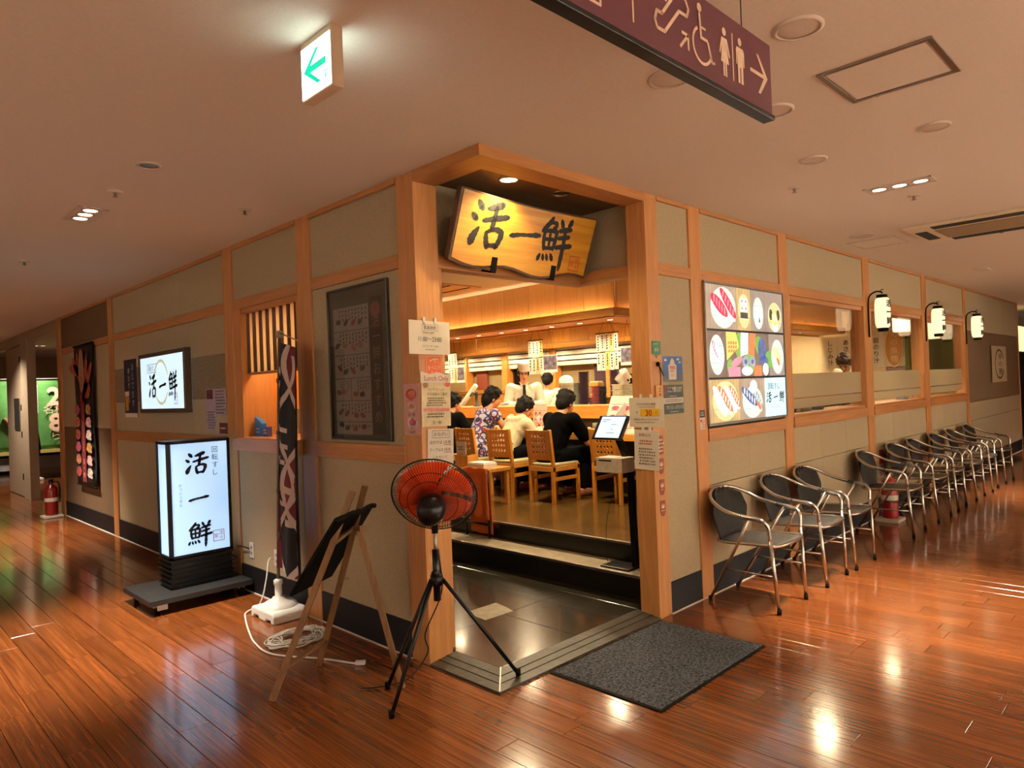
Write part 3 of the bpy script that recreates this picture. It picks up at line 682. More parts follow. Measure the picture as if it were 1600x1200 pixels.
px(stroke([(x-.075, .070), (x-.040, .070), (x+.035, .150), (x+.075, .150), (x+.085, .172), (x+.070, .195), (x+.022, .195), (x-.050, .115), (x-.075, .115), (x-.085, .09), (x-.075, .070)], .010)+stroke([(x-.01, .205), (x-.03, .16)], .014)+[ellipse(x-.004, .222, .011, .011, 12)], 'escalator_pictogram')
px(stroke([(x+.035, .055), (x+.075, .095)], .009)+stroke([(x+.045, .098), (x+.078, .098), (x+.078, .06)], .009), 'arrow')
px([rect(.05, .056, .045, .19)], 'divider')
x = -.15
px([ellipse(x-.10, .15, .02, .02, 14), rect(x-.13, x-.07, .06, .12), ellipse(x, .15, .02, .02, 14), rect(x-.03, x+.03, .06, .12)]+stroke([(x-.17, .04), (x+.07, .04), (x+.07, .195), (x-.17, .195), (x-.17, .04)], .008), 'lift_pictogram')
# ---- soffit downlights over the name board
for i, (x, y, lb) in enumerate(((2.812, 2.80, 'lit round downlight in the entrance soffit above the wooden name board'), (3.271, 2.80, 'unlit round downlight in the entrance soffit near the right post'))):
    t = thing('soffit_downlight', lb, 'ceiling light', (x, y, 2.698), 0, 'soffit downlights')
    b = MB(); b.lathe([(.062, 0), (.062, -.005), (.052, -.008), (.050, -.001)], 28); b.build('ring', STEEL, t, True)
    b = MB(); b.lathe([(.05, -.002), (0, -.004)], 28); b.build('lens', glow('lit_lens', (1, .80, .50), 18) if i == 0 else mat('off_lens2', '77706a', .2, .6), t)
    if i == 0: spot('lamp_light', (0, 0, -.02), L_SIGN, (1, .74, .36), 140, .5, .04, (.0, .05, -1), t)
# ---- wooden name board
t = thing('name_board', 'wooden plank name board with black brushed characters above the entrance', 'sign', (3.115, 3.05, 2.225))
t.rotation_euler = (math.radians(16), 0, 0); t.scale = (1.07, 1, 1.03)
SIGNW = wood('name_board_wood', 'b87a1e', 'd8a036', 0, .38, .45, .15, .08, 0, 'c98f2a')
BARK = wood('board_edge', '3a2412', '5c3a1c', 0, .6, 1, 0, .2, 0)
def edge(x): return .012*math.sin(x*7+1)+.01*math.sin(x*17)
top = [(-.545+1.13*k/14, .425-.018*math.sin(PI*k/14)-.01*k/14) for k in range(15)]
bot = [(.55-1.12*k/14, .02+.020*math.sin(k*.9)+.008*k/14-.028*math.sin(PI*k/14)) for k in range(15)]
b = MB(); b.prism(top+bot, -.045, 0); b.build('plank', BARK, t, bevel=.006)
ins = lambda P: [(x*.972+.002, (z-.22)*.93+.222) for x, z in P]
b = MB(); b.prism(ins(top+bot), -.0475, -.03); b.build('board_face', SIGNW, t)
b = MB()
for g, cx, cz, s, sy in ((G_KATSU, -.315, .245, .265, 1), (G_ICHI, -.035, .225, .22, .6), (G_SEN, .225, .215, .265, 1.12)):
    b = MB()
    for p in g: b.face([(cx+(q[0]-.5)*s, cz+(q[1]-.5)*s*sy) for q in p], -.0485)
    b.build('lettering', INK, t)
seal(t, RED, .425, .105, .095, -.0485)
for x in (-.245, .245):
    b = MB(); b.box(x-.02, x+.02, -.056, -.046, -.01, .075); b.box(x-.02, x+.02, -.056, .03, -.018, -.008); b.build('iron_bracket', BLACKM, t, bevel=.003)
# ================================================================ LEFT CORRIDOR
# ---- lit floor sign on a dolly
t = thing('floor_light_sign', 'tall glowing floor sign with black brushed characters on a black dolly', 'sign', (1.94, 5.54, 0), 0)
b = MB(); b.box(-.37, .37, -.30, .30, .075, .115); b.build('dolly_board', wood('dolly_wood', '17181a', '2a2b2c', 0, .5, 1, 0, .1, 0), t, bevel=.004)
for sx in (-.30, .30):
    for sy in (-.23, .23):
        b = MB(); b.cyl((sx-.014, sy, .033), (sx+.014, sy, .033), .033, n=16); c = b.build('caster', BLACKM, t, True)
        b = MB(); b.box(sx-.024, sx+.024, sy-.02, sy+.02, .05, .076); b.build('caster_fork', STEELD, c)
b = MB(); b.box(-.31, -.24, -.27, .27, .03, .075); b.build('skid', WHITEP, t, bevel=.004)
b = MB(); b.box(-.158, .292, -.115, .115, .115, .325); b.build('plinth', BLACK, t, bevel=.004)
for k in range(6):
    z = .145+k*.035; b = MB(); b.box(-.172, .306, -.128, .128, z, z+.008); b.build('fin', BLACK, t, bevel=.001)
z0, z1 = .335, 1.205
LBX = glow('floor_sign_panel', (.40, .63, .93), .92, .08, 2)
xa, xb, ya, yb = -.165, .30, -.12, .12
for nm, bx in (('frame_post', (xa, xa+.028, ya, ya+.028, z0, z1)), ('frame_post', (xb-.022, xb, ya, ya+.022, z0, z1)), ('frame_post', (xa, xa+.022, yb-.022, yb, z0, z1)), ('frame_post', (xb-.022, xb, yb-.022, yb, z0, z1))):
    b = MB(); b.box(*bx); b.build(nm, BLACK, t, bevel=.003)
for z in (z0, z1-.022):
    b = MB(); b.box(xa, xb, ya, yb, z, z+.022); b.build('frame_cap', BLACK, t, bevel=.003)
b = MB(); b.box(xa+.012, xb-.012, ya+.008, yb-.008, z0+.02, z1-.02); lb = b.build('light_panel', LBX, t)
yy = ya+.006
mx = .055
katsuissen(t, INK, mx, .76, .165, yy, True, 1.62)
lettering(t, '回転すし', .052, INK, .185, 1.035, yy, True)
lettering(t, 'かついっせん', .026, GREYINK, -.075, .80, yy, True)
seal(t, RED, .195, .46, .085, yy)
for k in range(5):
    b = MB(); b.lathe([(.006, -.002), (.005, 0)], 8, Matrix.Rotation(PI/2, 4, 'X')); o = b.build('screw', STEEL, t); o.location = (xa+.02+k*.1, ya-.001, z0+.011 if k % 2 else z1-.011)
pts = smooth_path([(.30, .05, .28), (.38, .02, .24), (.385, .0, .31), (.372, -.05, .335), (.372, -.20, .34), (.372, -.24, .338)], 6)
b = MB(); b.tube(pts, .005, 6); b.build('power_cord', BLACK, t, True)
# ---- wall sockets
for y, lb in ((5.29, 'white wall socket beside the glowing floor sign with a black plug'), (4.87, 'white wall socket behind the tall banner pole with a white plug')):
    t = thing('wall_socket', lb, 'socket', (X0+.014, y, .325), LEFT, 'wall sockets')
    b = MB(); b.box(-.036, .036, -.008, 0, -.06, .06); b.build('plate', WHITEP, t, bevel=.004)
    for z in (-.022, .022):
        b = MB(); b.box(-.014, .014, -.0095, -.007, z-.011, z+.011); b.build('outlet', mat('socket_slot', '8f8c85', .5), t)
# ---- wall light box
t = thing('wall_light_box', 'glowing square wall sign with brushed characters over a pale gold ring', 'sign', (X0, 7.0, 1.69), LEFT); t.scale = (.92, 1, 1)
BROWNF = wood('dark_frame', '3a2a1e', '55402c', 0, .4, 1, 0, .02, 0)
for bx in ((-.68, .68, -.06, 0, .25, .29), (-.68, .68, -.06, 0, -.29, -.25), (-.68, -.64, -.06, 0, -.25, .25), (.64, .68, -.06, 0, -.25, .25)):
    b = MB(); b.box(*bx); b.build('frame_bar', BROWNF, t, bevel=.004)
LB2 = glow('wall_sign_panel', (.62, .82, .96), 1.05, .03, 2)
b = MB(); b.box(-.64, .64, -.052, -.01, -.25, .25); b.build('light_panel', LB2, t)
flat(t, 'gold_ring', ring(0, 0, .19, .028, .3, 2*PI-.5, 30), glow('gold_ring', (.50, .50, .32), .9), -.0535)
katsuissen(t, INK, .04, -.035, .23, -.0545, False, 1.28)
lettering(t, '回転すし', .062, GREYINK, -.28, .14, -.0545); flat(t, 'lettering_border', [rect(-.43, -.13, .178, .182), rect(-.43, -.13, .098, .102), rect(-.43, -.426, .1, .18), rect(-.134, -.13, .1, .18)], GREYINK, -.0542)
seal(t, RED, .41, -.16, .10, -.0545)
# ---- posters on that wall
t = thing('blue_beer_poster', 'dark blue vertical poster with white lettering left of the wall light box', 'poster', (X0+.014, 8.15, 1.66), LEFT)
b = MB(); b.box(-.21, .21, -.003, 0, -.31, .31); b.build('sheet', mat('navy_print', '18203f', .5, 0, .25, 5), t)
lettering(t, '冷えてます', .085, PAPER, .08, .03, -.005, True); lettering(t, '樽生グラス', .07, PAPER, -.05, .03, -.005, True)
flat(t, 'beer_glass', [[(-.17, -.24), (-.08, -.24), (-.06, -.08), (-.19, -.08)]], mat('beer', 'c08a22', .4), -.005); flat(t, 'beer_foam', [rect(-.19, -.06, -.08, -.03)], PAPER, -.0052)
flat(t, 'bottom_strip', [rect(-.21, .21, -.31, -.265)], PAPER, -.005)
LILAC = mat('lilac_paper', 'a996a6', .8, 0, .05, 20)
t = thing('menu_notice', 'pale lilac menu sheets with dense print pinned left of the service window', 'notice', (X0+.014, 5.87, 1.42), LEFT)
b = MB(); b.box(-.225, .19, -.003, 0, -.05, .175); b.build('sheet', LILAC, t); b = MB(); b.box(-.225, -.03, -.003, 0, -.175, -.05); b.build('sheet', LILAC, t)
print_rows(t, -.03, .18, -.04, .165, 8, GREYINK, -.005, seed=3); print_rows(t, -.21, -.04, -.165, -.01, 7, GREYINK, -.005, seed=4)
flat(t, 'red_block', [rect(-.21, -.07, .09, .17)], mat('dark_red', '5d1320', .6), -.005)
t = thing('red_notice', 'small dark red card under the lilac menu sheets', 'notice', (X0+.014, 5.74, 1.265), LEFT)
b = MB(); b.box(-.09, .09, -.003, 0, -.045, .045); b.build('card', mat('dark_red', '5d1320', .6), t); print_rows(t, -.07, .07, -.012, .012, 1, SW, -.005)
# ---- hanging food tapestry
t = thing('food_tapestry', 'long black and red hanging banner printed with sushi pictures on the far wall', 'banner', (X0, 9.86, 0), LEFT)
def tap(u, v): return (-.42+.84*u, -.03-.015*math.sin(v*9+u*3)*(1-v), .50+1.74*v)
b = MB(); b.grid(tap, 6, 12); b.build('cloth', mat('tapestry_cloth', '1a1515', .8, 0, .3, 9, .1), t, True, solid=.004)
b = MB(); b.cyl((-.44, -.03, 2.25), (.44, -.03, 2.25), .012); b.build('rod', BLACKM, t, True); b = MB(); b.cyl((-.44, -.03, .50), (.44, -.03, .50), .012); b.build('bottom_rod', BLACKM, t, True)
TR = mat('tap_red', '7d1f24', .8, 0, .2, 20)
flat(t, 'red_stripe', [rect(-.09, .09, .55, 2.2)], TR, -.052)
flat(t, 'prawn_print', [ellipse(-.06+.1*k, 1.88-.03*k, .07, .33, 18, .5-.45*k) for k in range(-2, 4)]+[ellipse(.22, 1.68, .16, .10, 14)], mat('prawn_print', '9a4630', .8, 0, .75, 26, stretch=(1, 1, .4)), -.0525)
flat(t, 'emblem', [ellipse(.0, 1.92, .12, .26, 22)], mat('emblem_pale', '9c7a5c', .8, 0, .3, 40), -.0535)
lettering(t, '旬のにぎり', .085, mat('dark_red', '5d1320', .6), 0, 1.92, -.0545, True)
FP = [mat('fish_print_%d' % k, c, .8, 0, .55, 24) for k, c in enumerate(('b0506a', 'c9b9b0', 'c07b58', 'b08a4a', 'a84a4a', 'd0a0a0'))]
for r in range(6):
    for s, cx in ((-1, -.25), (1, .25)):
        z = 1.45-r*.155; b = MB(); b.face([(cx-.13, z-.03), (cx-.05, z-.062), (cx+.07, z-.055), (cx+.13, z+.01), (cx+.05, z+.06), (cx-.08, z+.05)], -.0525); b.face(ellipse(cx+.03, z-.035, .09, .03, 10, -.2*s), -.0527); b.build('sushi_print', FP[(r*2+(s > 0)*3) % 6], t)
lettering(t, '活一鮮', .075, SW, .0, .72, -.0535, True); print_rows(t, -.02, .02, .92, 1.3, 1, SW, -.0535, True)
# ---- fire extinguishers
REDM = mat('extinguisher_red', '8c1414', .28, 0, .08, 20, coat=.4)
def extinguisher(x, y, lb):
    t = thing('fire_extinguisher', lb, 'extinguisher', (x, y, 0))
    b = MB(); b.box(-.12, .12, -.11, .11, 0, .035); b.build('stand', mat('stand_cream', 'b8ab98', .5), t, bevel=.008)
    b = MB(); b.lathe([(.0, .035), (.072, .035), (.078, .055), (.078, .36), (.066, .41), (.03, .44), (.026, .47)], 24); b.build('cylinder', REDM, t, True)
    b = MB(); b.lathe([(.028, .47), (.028, .50), (.02, .51), (0, .51)], 14); b.box(-.012, .012, -.09, .03, .505, .52); b.build('valve', BLACK, t)
    b = MB(); b.bar((0, .02, .53), (0, -.10, .555), .02, .008); b.build('lever', BLACK, t)
    b = MB(); b.tube(smooth_path([(.02, 0, .48), (.08, 0, .47), (.098, 0, .38), (.096, 0, .2)], 5), .009, 8); b.build('hose', BLACK, t, True)
    b = MB(); b.lathe([(.0795, .22), (.0795, .27)], 24); b.build('label_band', PAPER, t, True)
extinguisher(2.15, 11.1, 'red fire extinguisher on a pale stand at the far end of the left wall')
extinguisher(7.70, 2.36, 'red fire extinguisher standing among the metal chairs on the right')
# ---- service window contents
WOODB = wood('orange_plywood', 'b06a24', 'c88236', 2, .5, .5, 0, .02, 0)
bx_ = struct('wall_service_niche', (X0, 0, 0), LEFT)
Lbox('back_board', 4.35, 5.42, 1.0, 2.4, WOODB, .72, .74, 0, bx_); Lbox('side_board', 4.33, 4.35, 1.0, 2.4, WOODB, .14, .74, 0, bx_); Lbox('side_board', 5.42, 5.44, 1.0, 2.4, WOODB, .14, .74, 0, bx_)
t = thing('niche_lamp', 'small warm strip lamp inside the service window behind the paper screen', 'lamp', (X0+.45, 4.88, 2.36)); b = MB(); b.box(-.02, .02, -.3, .3, -.02, .02); b.build('tube', glow('niche_tube', (1, .72, .36), 6), t); point('lamp_light', (-.02, 0, -.10), 42, (1, .7, .36), .1, t)
t = thing('green_card_board', 'pale green board leaning at the back of the service window ledge', 'board', (X0+.40, 4.9, 1.205), LEFT); b = MB(); b.box(-.42, .42, 0, .012, 0, .20); b.build('panel', mat('pale_green', '93a06c', .6, 0, .1, 8), t, bevel=.002); b = MB(); b.box(-.43, .43, -.02, .04, 0, .02); b.build('foot', WOODB, t)
t = thing('price_paper', 'cream paper with handwritten price on the wooden wall inside the service window', 'notice', (X0+.715, 4.70, 1.58), LEFT); b = MB(); b.box(-.17, .17, -.002, 0, -.13, .13); b.build('sheet', PAPER, t); lettering(t, '2200円', .07, INK, 0, .03, -.004); print_rows(t, -.12, .1, -.10, -.04, 2, INK, -.004, seed=9)
t = thing('wall_slip', 'white slip of paper under the paper screen in the service window', 'notice', (X0+.715, 4.75, 1.80), LEFT); b = MB(); b.box(-.16, .16, -.002, 0, -.03, .03); b.build('sheet', PAPER, t); print_rows(t, -.14, .14, -.02, .02, 2, INK, -.004, seed=11)
BLU = mat('card_blue', '1e6fc0', .5)
t = thing('blue_card_holder', 'bright blue card holder standing at the corner of the service window', 'card holder', (X0+.10, 5.25, 1.205), LEFT); b = MB(); b.prism([(-.06, 0), (.06, 0), (.06, .10), (0, .13), (-.06, .15)], -.02, .02); b.build('holder', BLU, t, bevel=.002); print_rows(t, -.04, .04, .02, .07, 2, PAPER, -.023)
t = thing('violet_card_box', 'small violet card box beside the blue card holder', 'box', (X0+.10, 5.135, 1.205), LEFT); b = MB(); b.box(-.035, .035, -.02, .02, 0, .075); b.build('box', mat('violet', '4a4a9a', .5), t, bevel=.002); print_rows(t, -.028, .028, .015, .06, 2, PAPER, -.023, seed=2)
t = thing('label_box', 'low white box with printed label on the service window ledge', 'box', (X0+.12, 4.86, 1.205), LEFT); b = MB(); b.box(-.10, .10, -.04, .04, 0, .06); b.build('box', PAPER, t, bevel=.002); print_rows(t, -.08, .08, .01, .05, 3, GREYINK, -.043, seed=8)
# ---- tall banner on a water base
t = thing('banner_flag', 'tall vertical banner with navy, white and wine-red pattern on a white base', 'banner', (2.185, 4.56, 0), LEFT)
b = MB(); b.prism([(-.17, 0), (-.13, -.0), (-.12, .02), (-.06, .02), (-.05, 0), (.05, 0), (.06, .02), (.12, .02), (.13, 0), (.17, 0), (.17, .055), (.15, .075), (-.15, .075), (-.17, .055)], -.125, .125); b.build('water_base', WHITEP, t, bevel=.02)
b = MB(); b.lathe([(.125, .07), (.12, .085), (.09, .105), (.045, .125), (.042, .135), (.024, .14), (.024, .215), (.03, .22), (.03, .25), (.013, .26)], 28); b.build('base_dome', WHITEP, t, True)
b = MB(); b.tube([(0, 0, .2), (.06, .0, 1.0), (.15, .0, 1.93)], .011, 10); b.build('pole', mat('pole_grey', '6a625c', .35, .4), t, True)
for z in (.55, .85, 1.25, 1.6):
    b = MB(); b.cyl((.078*z-.01, 0, z), (.078*z-.008, 0, z+.03), .016, n=10); b.build('joint_collar', mat('pole_collar', '4a423c', .4), t, True)
b = MB(); b.box(.132, .168, -.018, .018, 1.90, 1.95); b.build('pole_head', mat('pole_head', '8a7a68', .5), t, bevel=.003)
b = MB(); b.cyl((.15, 0, 1.935), (.455, -.03, 1.86), .005, n=8); b.build('cross_rod', STEELD, t, True)
# the cloth: gathered folds, swinging out a little towards the bottom
def clothpt(u, v, off=0):
    x = .02+.12*v+.31*u+.03*(1-v)*u-.01*math.sin(v*5); fold = .022*math.sin(u*9+v*2.2)+.012*math.sin(u*17)
    y = -.012-.015*u+fold*(.5+.5*(1-v)) - off
    return (x, y, .34+(1.88-.075*u-.34)*v-.05*u*(1-v))
NAVY = mat('banner_navy', '15161f', .85, 0, .15, 60, .1); CREAMC = mat('banner_white', 'b9a9a4', .85, 0, .06, 40); WINE = mat('banner_wine', '5e1a2a', .85, 0, .1, 40)
b = MB(); b.grid(lambda u, v: clothpt(u, v), 22, 40); b.build('cloth', NAVY, t, True, solid=.002)
def band(nm, fa, fb, m, off, v0=0, v1=1, n=40):
    bb_ = MB(); vs = []; fs = []
    for j in range(n+1):
        v = v0+(v1-v0)*j/n; a_, c_ = max(0, fa(v)), min(1, fb(v)); c_ = max(c_, a_)
        for k in range(7): vs.append(clothpt(a_+(c_-a_)*k/6, v, off))
    for j in range(n):
        for k in range(6): fs.append((j*7+k, j*7+k+1, (j+1)*7+k+1, (j+1)*7+k))
    bb_.add(vs, fs); bb_.build(nm, m, t, True)
w_ = lambda v: .5+.30*math.sin(v*12)
band('wine_stripe', lambda v: w_(v)+.22, lambda v: 1, WINE, .0035); band('white_edge', lambda v: w_(v)+.10, lambda v: w_(v)+.24, CREAMC, .0045)
band('white_curve', lambda v: .46-.30*math.sin(v*12)-.07, lambda v: .46-.30*math.sin(v*12)+.06, CREAMC, .0055, .0, .96)
band('wine_stripe', lambda v: 0, lambda v: .16+.12*math.sin(v*15), WINE, .0035, 0, .35)
for v0, v1, a_, c_ in ((.86, .89, 0, .3), (.80, .83, 0, .25), (.62, .64, .0, .5), (.55, .57, .05, .55), (.48, .50, .0, .45), (.36, .39, .15, .75), (.30, .32, .1, .6), (.22, .25, .5, 1)):
    band('white_bar', lambda v, a_=a_: a_, lambda v, c_=c_: c_, CREAMC, .0062, v0, v1, 3)
# socket cord from the base
b = MB(); P = smooth_path([(2.307, 4.87, .33), (2.25, 4.83, .33), (2.20, 4.78, .2), (2.16, 4.80, .05), (2.06, 4.80, .01), (2.00, 4.68, .008), (1.90, 4.4, .008), (1.83, 4.15, .008), (1.82, 3.9, .008), (1.97, 3.62, .008), (2.06, 3.40, .008)], 8)
t = thing('power_cable', 'white power cable running from the wall socket down across the wooden floor', 'cord'); b.tube(P, .0055, 7); b.build('cable', WHITEP, t, True)
b = MB(); b.bar((2.06, 3.40, .012), (2.10, 3.36, .012), .03, .02); b.build('plug', WHITEP, t, bevel=.003)
t = thing('coiled_cord', 'tangled coil of pale cord lying on the floor between the banner base and the easel', 'cord', (2.03, 4.02, 0))
R = random.Random(4); P = []
for k in range(150):
    a = k*.42; r = .10+.035*math.sin(k*.9)+.02*R.random(); P.append((r*1.35*math.cos(a)+.02*R.random(), r*math.sin(a)*1.1+.02*R.random(), .008+.02*(k % 7)/7+.012*R.random()))
b = MB(); b.tube(smooth_path(P, 3), .0045, 6); b.build('cable', mat('cord_grey', 'b5b0a6', .5), t, True)
# ---- framed menu poster
t = thing('menu_poster', 'large dim framed menu poster with rows of sushi photos behind clear film', 'poster', (X0+.014, 3.67, 1.70), LEFT)
b = MB(); b.box(-.325, .325, -.012, 0, -.475, .465); b.build('backing', mat('poster_back', '4b4637', .5, 0, .1, 6), t, bevel=.002)
for bx in ((-.335, .335, -.022, 0, .455, .47), (-.335, .335, -.022, 0, -.48, -.465), (-.335, -.32, -.022, 0, -.465, .455), (.32, .335, -.022, 0, -.465, .455)):
    b = MB(); b.box(*bx); b.build('frame_bar', mat('poster_frame', '3a352a', .35, .3), t, bevel=.002)
PSH = mat('poster_sheet', '8f8682', .6, 0, .08, 20)
cells = [(-.27, .13, .20, .345), (-.27, .13, .05, .195), (-.27, .13, -.095, .045), (-.27, -.09, -.235, -.10), (-.08, .13, -.235, -.10), (-.27, .13, -.365, -.24), (-.27, .13, -.475+.03, -.37)]
FD = [mat('poster_food_%d' % k, c, .6, 0, .3, 30) for k, c in enumerate(('6b2f28', '7a4030', '2e2a26', '8a5a4a', '5c4a3a'))]
for k, (x0, x1, z0, z1) in enumerate(cells):
    b = MB(); b.box(x0, x1, -.0135, -.012, z0, z1); c = b.build('menu_cell', PSH, t); R = random.Random(k)
    print_rows(c, x0+.06, x1-.01, z0+.05, z1-.01, 9 if x1-x0 > .3 else 5, GREYINK, -.0145, True, seed=k)
    for q in range(4 if x1-x0 > .3 else 2):
        cx = x0+.04+(x1-x0-.06)*(q+.3*R.random())/4*(1 if x1-x0 > .3 else 2); flat(c, 'sushi_print', [ellipse(cx, z0+.035+.03*R.random(), .03, .016, 12, R.uniform(-.6, .6))], FD[R.randrange(5)], -.015)
b = MB(); b.box(.14, .27, -.0135, -.012, -.44, .38); c = b.build('side_strip', mat('poster_strip', '3c2a24', .6, 0, .3, 10), t)
lettering(c, '活一鮮おすすめ', .085, mat('strip_letter', '7d6a5a', .6), .205, -.05, -.0145, True)
flat(c, 'red_mark', [ellipse(.205, .30, .05, .05, 12)], FD[1], -.0146)
b = MB(); b.box(-.32, .32, -.0205, -.0195, -.465, .455); b.build('clear_film', glass('clear_film', rough=.02), t)
# ---- easel with black board (seen from behind)
t = thing('easel', 'wooden folding easel seen from behind, holding a black board, beside the fan', 'easel')
EW = wood('easel_wood', '5a3d22', '7d5830', 2, .5, 1, 0, .1, .1)
fl, fr, bk = (1.54, 3.33, 0), (1.92, 3.55, 0), (2.055, 2.95, 0)
tl, tr = (1.93, 3.145, 1.005), (2.00, 3.14, 1.02)
b = MB(); b.bar(fl, tl, .032, .020, (1, 1, 0)); b.build('leg', EW, t, bevel=.002)
b = MB(); b.bar(fr, tr, .032, .020, (1, 1, 0)); b.build('leg', EW, t, bevel=.002)
P = lambda p, q, k: tuple(Vector(p)+(Vector(q)-Vector(p))*k)
b = MB(); b.bar(P(bk, (1.935, 3.12, .80), .0), (1.945, 3.12, .80), .030, .020, (1, 1, 0)); b.build('rear_leg', EW, t, bevel=.002)
b = MB(); b.bar(P(fl, tl, .15), P(fr, tr, .15), .03, .016); b.build('lower_bar', EW, t, bevel=.002)
b = MB(); b.bar(P(fl, tl, .74), P(fr, tr, .79), .035, .018); b.build('head_bar', EW, t, bevel=.002)
b = MB(); b.bar(P(fr, tr, .77), (1.955, 3.10, .81), .04, .03); b.build('hinge_block', EW, t, bevel=.002)
b = MB(); b.cyl(P(fr, tr, .5), tuple(Vector(P(fr, tr, .5))+Vector((.03, -.03, 0))), .006); b.build('peg', STEELD, t)
t = thing('black_board', 'black menu board with a ragged dark cloth edge resting on the wooden easel', 'board')
A, B2, C2, D = [Vector(q)+Vector((.05, -.05, 0)) for q in ((1.625, 3.375, .46), (1.915, 3.46, .49), (2.05, 3.225, .885), (1.77, 3.14, .86))]
nrm = (B2-A).cross(D-A).normalized(); off = nrm*.02
if nrm.dot(Vector((1, 1, 0))) < 0: nrm = -nrm
vs = [A, B2, C2, D]; b = MB(); s_ = Vector((-.03, .03, .0))
vs = [v+nrm*.028 for v in vs]; b.add(vs+[v+nrm*.022 for v in vs], [(3, 2, 1, 0), (4, 5, 6, 7), (0, 1, 5, 4), (1, 2, 6, 5), (2, 3, 7, 6), (3, 0, 4, 7)]); b.build('panel', BLACKM, t, bevel=.01)
b = MB(); b.tube([P(vs[3], vs[2], k/10) + (0,) if False else tuple(Vector(P(vs[3], vs[2], k/10))+Vector((0, 0, .006*math.sin(k*5)))) for k in range(11)], .013, 8); b.build('cloth_edge', BLACKM, t, True)
# ================================================================ ENTRANCE AND RIGHT CORRIDOR
def frame_to(center, n, roll=0):
    n = Vector(n).normalized(); q = n.to_track_quat('Z', 'Y').to_matrix().to_4x4()
    return Matrix.Translation(Vector(center)) @ q @ Matrix.Rotation(roll, 4, 'Z')
# ---- fan
FX, FY = 2.128, 2.728
t = thing('stand_fan', 'black tripod fan with orange-red blades, seen from behind at the entrance', 'fan', (0, 0, 0))
view = Vector((FX, FY, 0)).normalized(); right_ = Vector((view.y, -view.x, 0))
n = (view*math.cos(.50)+Vector((0, 0, 1))*math.sin(.50)+right_*.16).normalized()
ctr = Vector((2.145, 2.745, .985))
Mf = frame_to(ctr, n)
def fbuild(b, nm, m, par=t, **k):
    b.v = [tuple(Mf @ Vector(v)) for v in b.v]; return b.build(nm, m, par, **k)
def blade_mat():
    m, N, L, P = _new('orange_blade'); P.inputs['Base Color'].default_value = c4(hexc('f0582c')); P.inputs['Roughness'].default_value = .35
    tl = N.new('ShaderNodeBsdfTranslucent'); tl.inputs[0].default_value = c4(hexc('ff9a60')); mx = N.new('ShaderNodeMixShader'); mx.inputs[0].default_value = .55
    L.new(P.outputs[0], mx.inputs[1]); L.new(tl.outputs[0], mx.inputs[2]); L.new(mx.outputs[0], N['Material Output'].inputs[0]); return m
BLADE = blade_mat()
for k in range(5):
    b = MB(); a0 = k*2*PI/5
    def bl(u, v, a0=a0):
        r = .035+.155*v; a = a0+(u-.5)*(1.25-.05*v)+.25*v
        return (r*math.cos(a), r*math.sin(a), .012+.030*(u-.5))
    b.grid(bl, 6, 6); fbuild(b, 'blade', BLADE, smooth=True, solid=.002)
b = MB(); b.lathe([(0, .045), (.03, .042), (.036, .0), (.036, -.02), (0, -.02)], 20); fbuild(b, 'hub', BLADE, smooth=True)
b = MB(); NW = 88
for k in range(NW):
    a = 2*PI*k/NW; ca, sa = math.cos(a), math.sin(a); tw = .25
    for s in (-1, 1):
        P = []
        for r, z in ((.055 if s < 0 else .04, .075), (.12, .062), (.185, .035), (.212, .0)):
            aa = a+tw*(.212-r)/.17*(-s); P.append((r*math.cos(aa), r*math.sin(aa), s*z))
        b.tube(P, .0016, 3)
gd = fbuild(b, 'wire_grille', BLACK); gd['kind'] = 'stuff'
for r, z, w in ((.214, 0, .0042), (.165, -.044, .0018), (.125, -.061, .0018), (.165, .044, .0018), (.125, .061, .0018)):
    b = MB(); b.tube([(r*math.cos(2*PI*k/48), r*math.sin(2*PI*k/48), z) for k in range(48)], w, 6, True); fbuild(b, 'guard_ring', BLACK, smooth=True)
b = MB(); b.lathe([(.055, .078), (.05, .086), (0, .086)], 24); fbuild(b, 'guard_badge', BLACK, smooth=True)
b = MB(); b.lathe([(.062, -.065), (.070, -.085), (.070, -.12), (.060, -.165), (.040, -.185), (0, -.188)], 28); mo = fbuild(b, 'motor_housing', BLACK, smooth=True)
b = MB(); b.add([(.055, -.03, -.135), (.062, .02, -.13), (.050, .022, -.175), (.044, -.028, -.176)], [(0, 1, 2, 3)]); b.v = [(v[0]*1.12, v[1]*1.12, v[2]*1.01) for v in b.v]; fbuild(b, 'rating_label', PAPER, mo)
mc = Mf @ Vector((0, 0, -.12))
b = MB(); b.tube([mc, (FX+.004, FY+.004, .85), (FX, FY, .80)], [.02, .018, .016], 12); b.build('neck', BLACK, t, True)
b = MB(); b.cyl((FX, FY, .66), (FX, FY, .83), .0095, n=14); b.build('pole', STEELD, t, True)
b = MB(); b.cyl((FX, FY, .47), (FX, FY, .72), .0185, n=16); b.build('sleeve', BLACK, t, True)
b = MB(); b.cyl((FX-.03, FY-.02, .61), (FX+.03, FY+.02, .61), .016, n=12); b.build('clamp_knob', BLACK, t, True)
hubz = .57
b = MB(); b.cyl((FX, FY, hubz-.025), (FX, FY, hubz+.025), .032, n=16); b.build('tripod_hub', BLACK, t, True)
for fx, fy, fz in ((1.828, 2.719, .005), (2.503, 2.563, .028), (2.00, 3.00, .005)):
    d = Vector((fx-FX, fy-FY, 0)).normalized()*.03
    b = MB(); b.tube([(FX+d.x, FY+d.y, hubz), (fx, fy, fz+.006)], .0105, 10); l = b.build('leg', BLACK, t, True)
    b = MB(); b.cyl((fx, fy, fz-.004), (fx, fy, fz+.03), .014, n=12); b.build('rubber_foot', BLACKM, l, True)
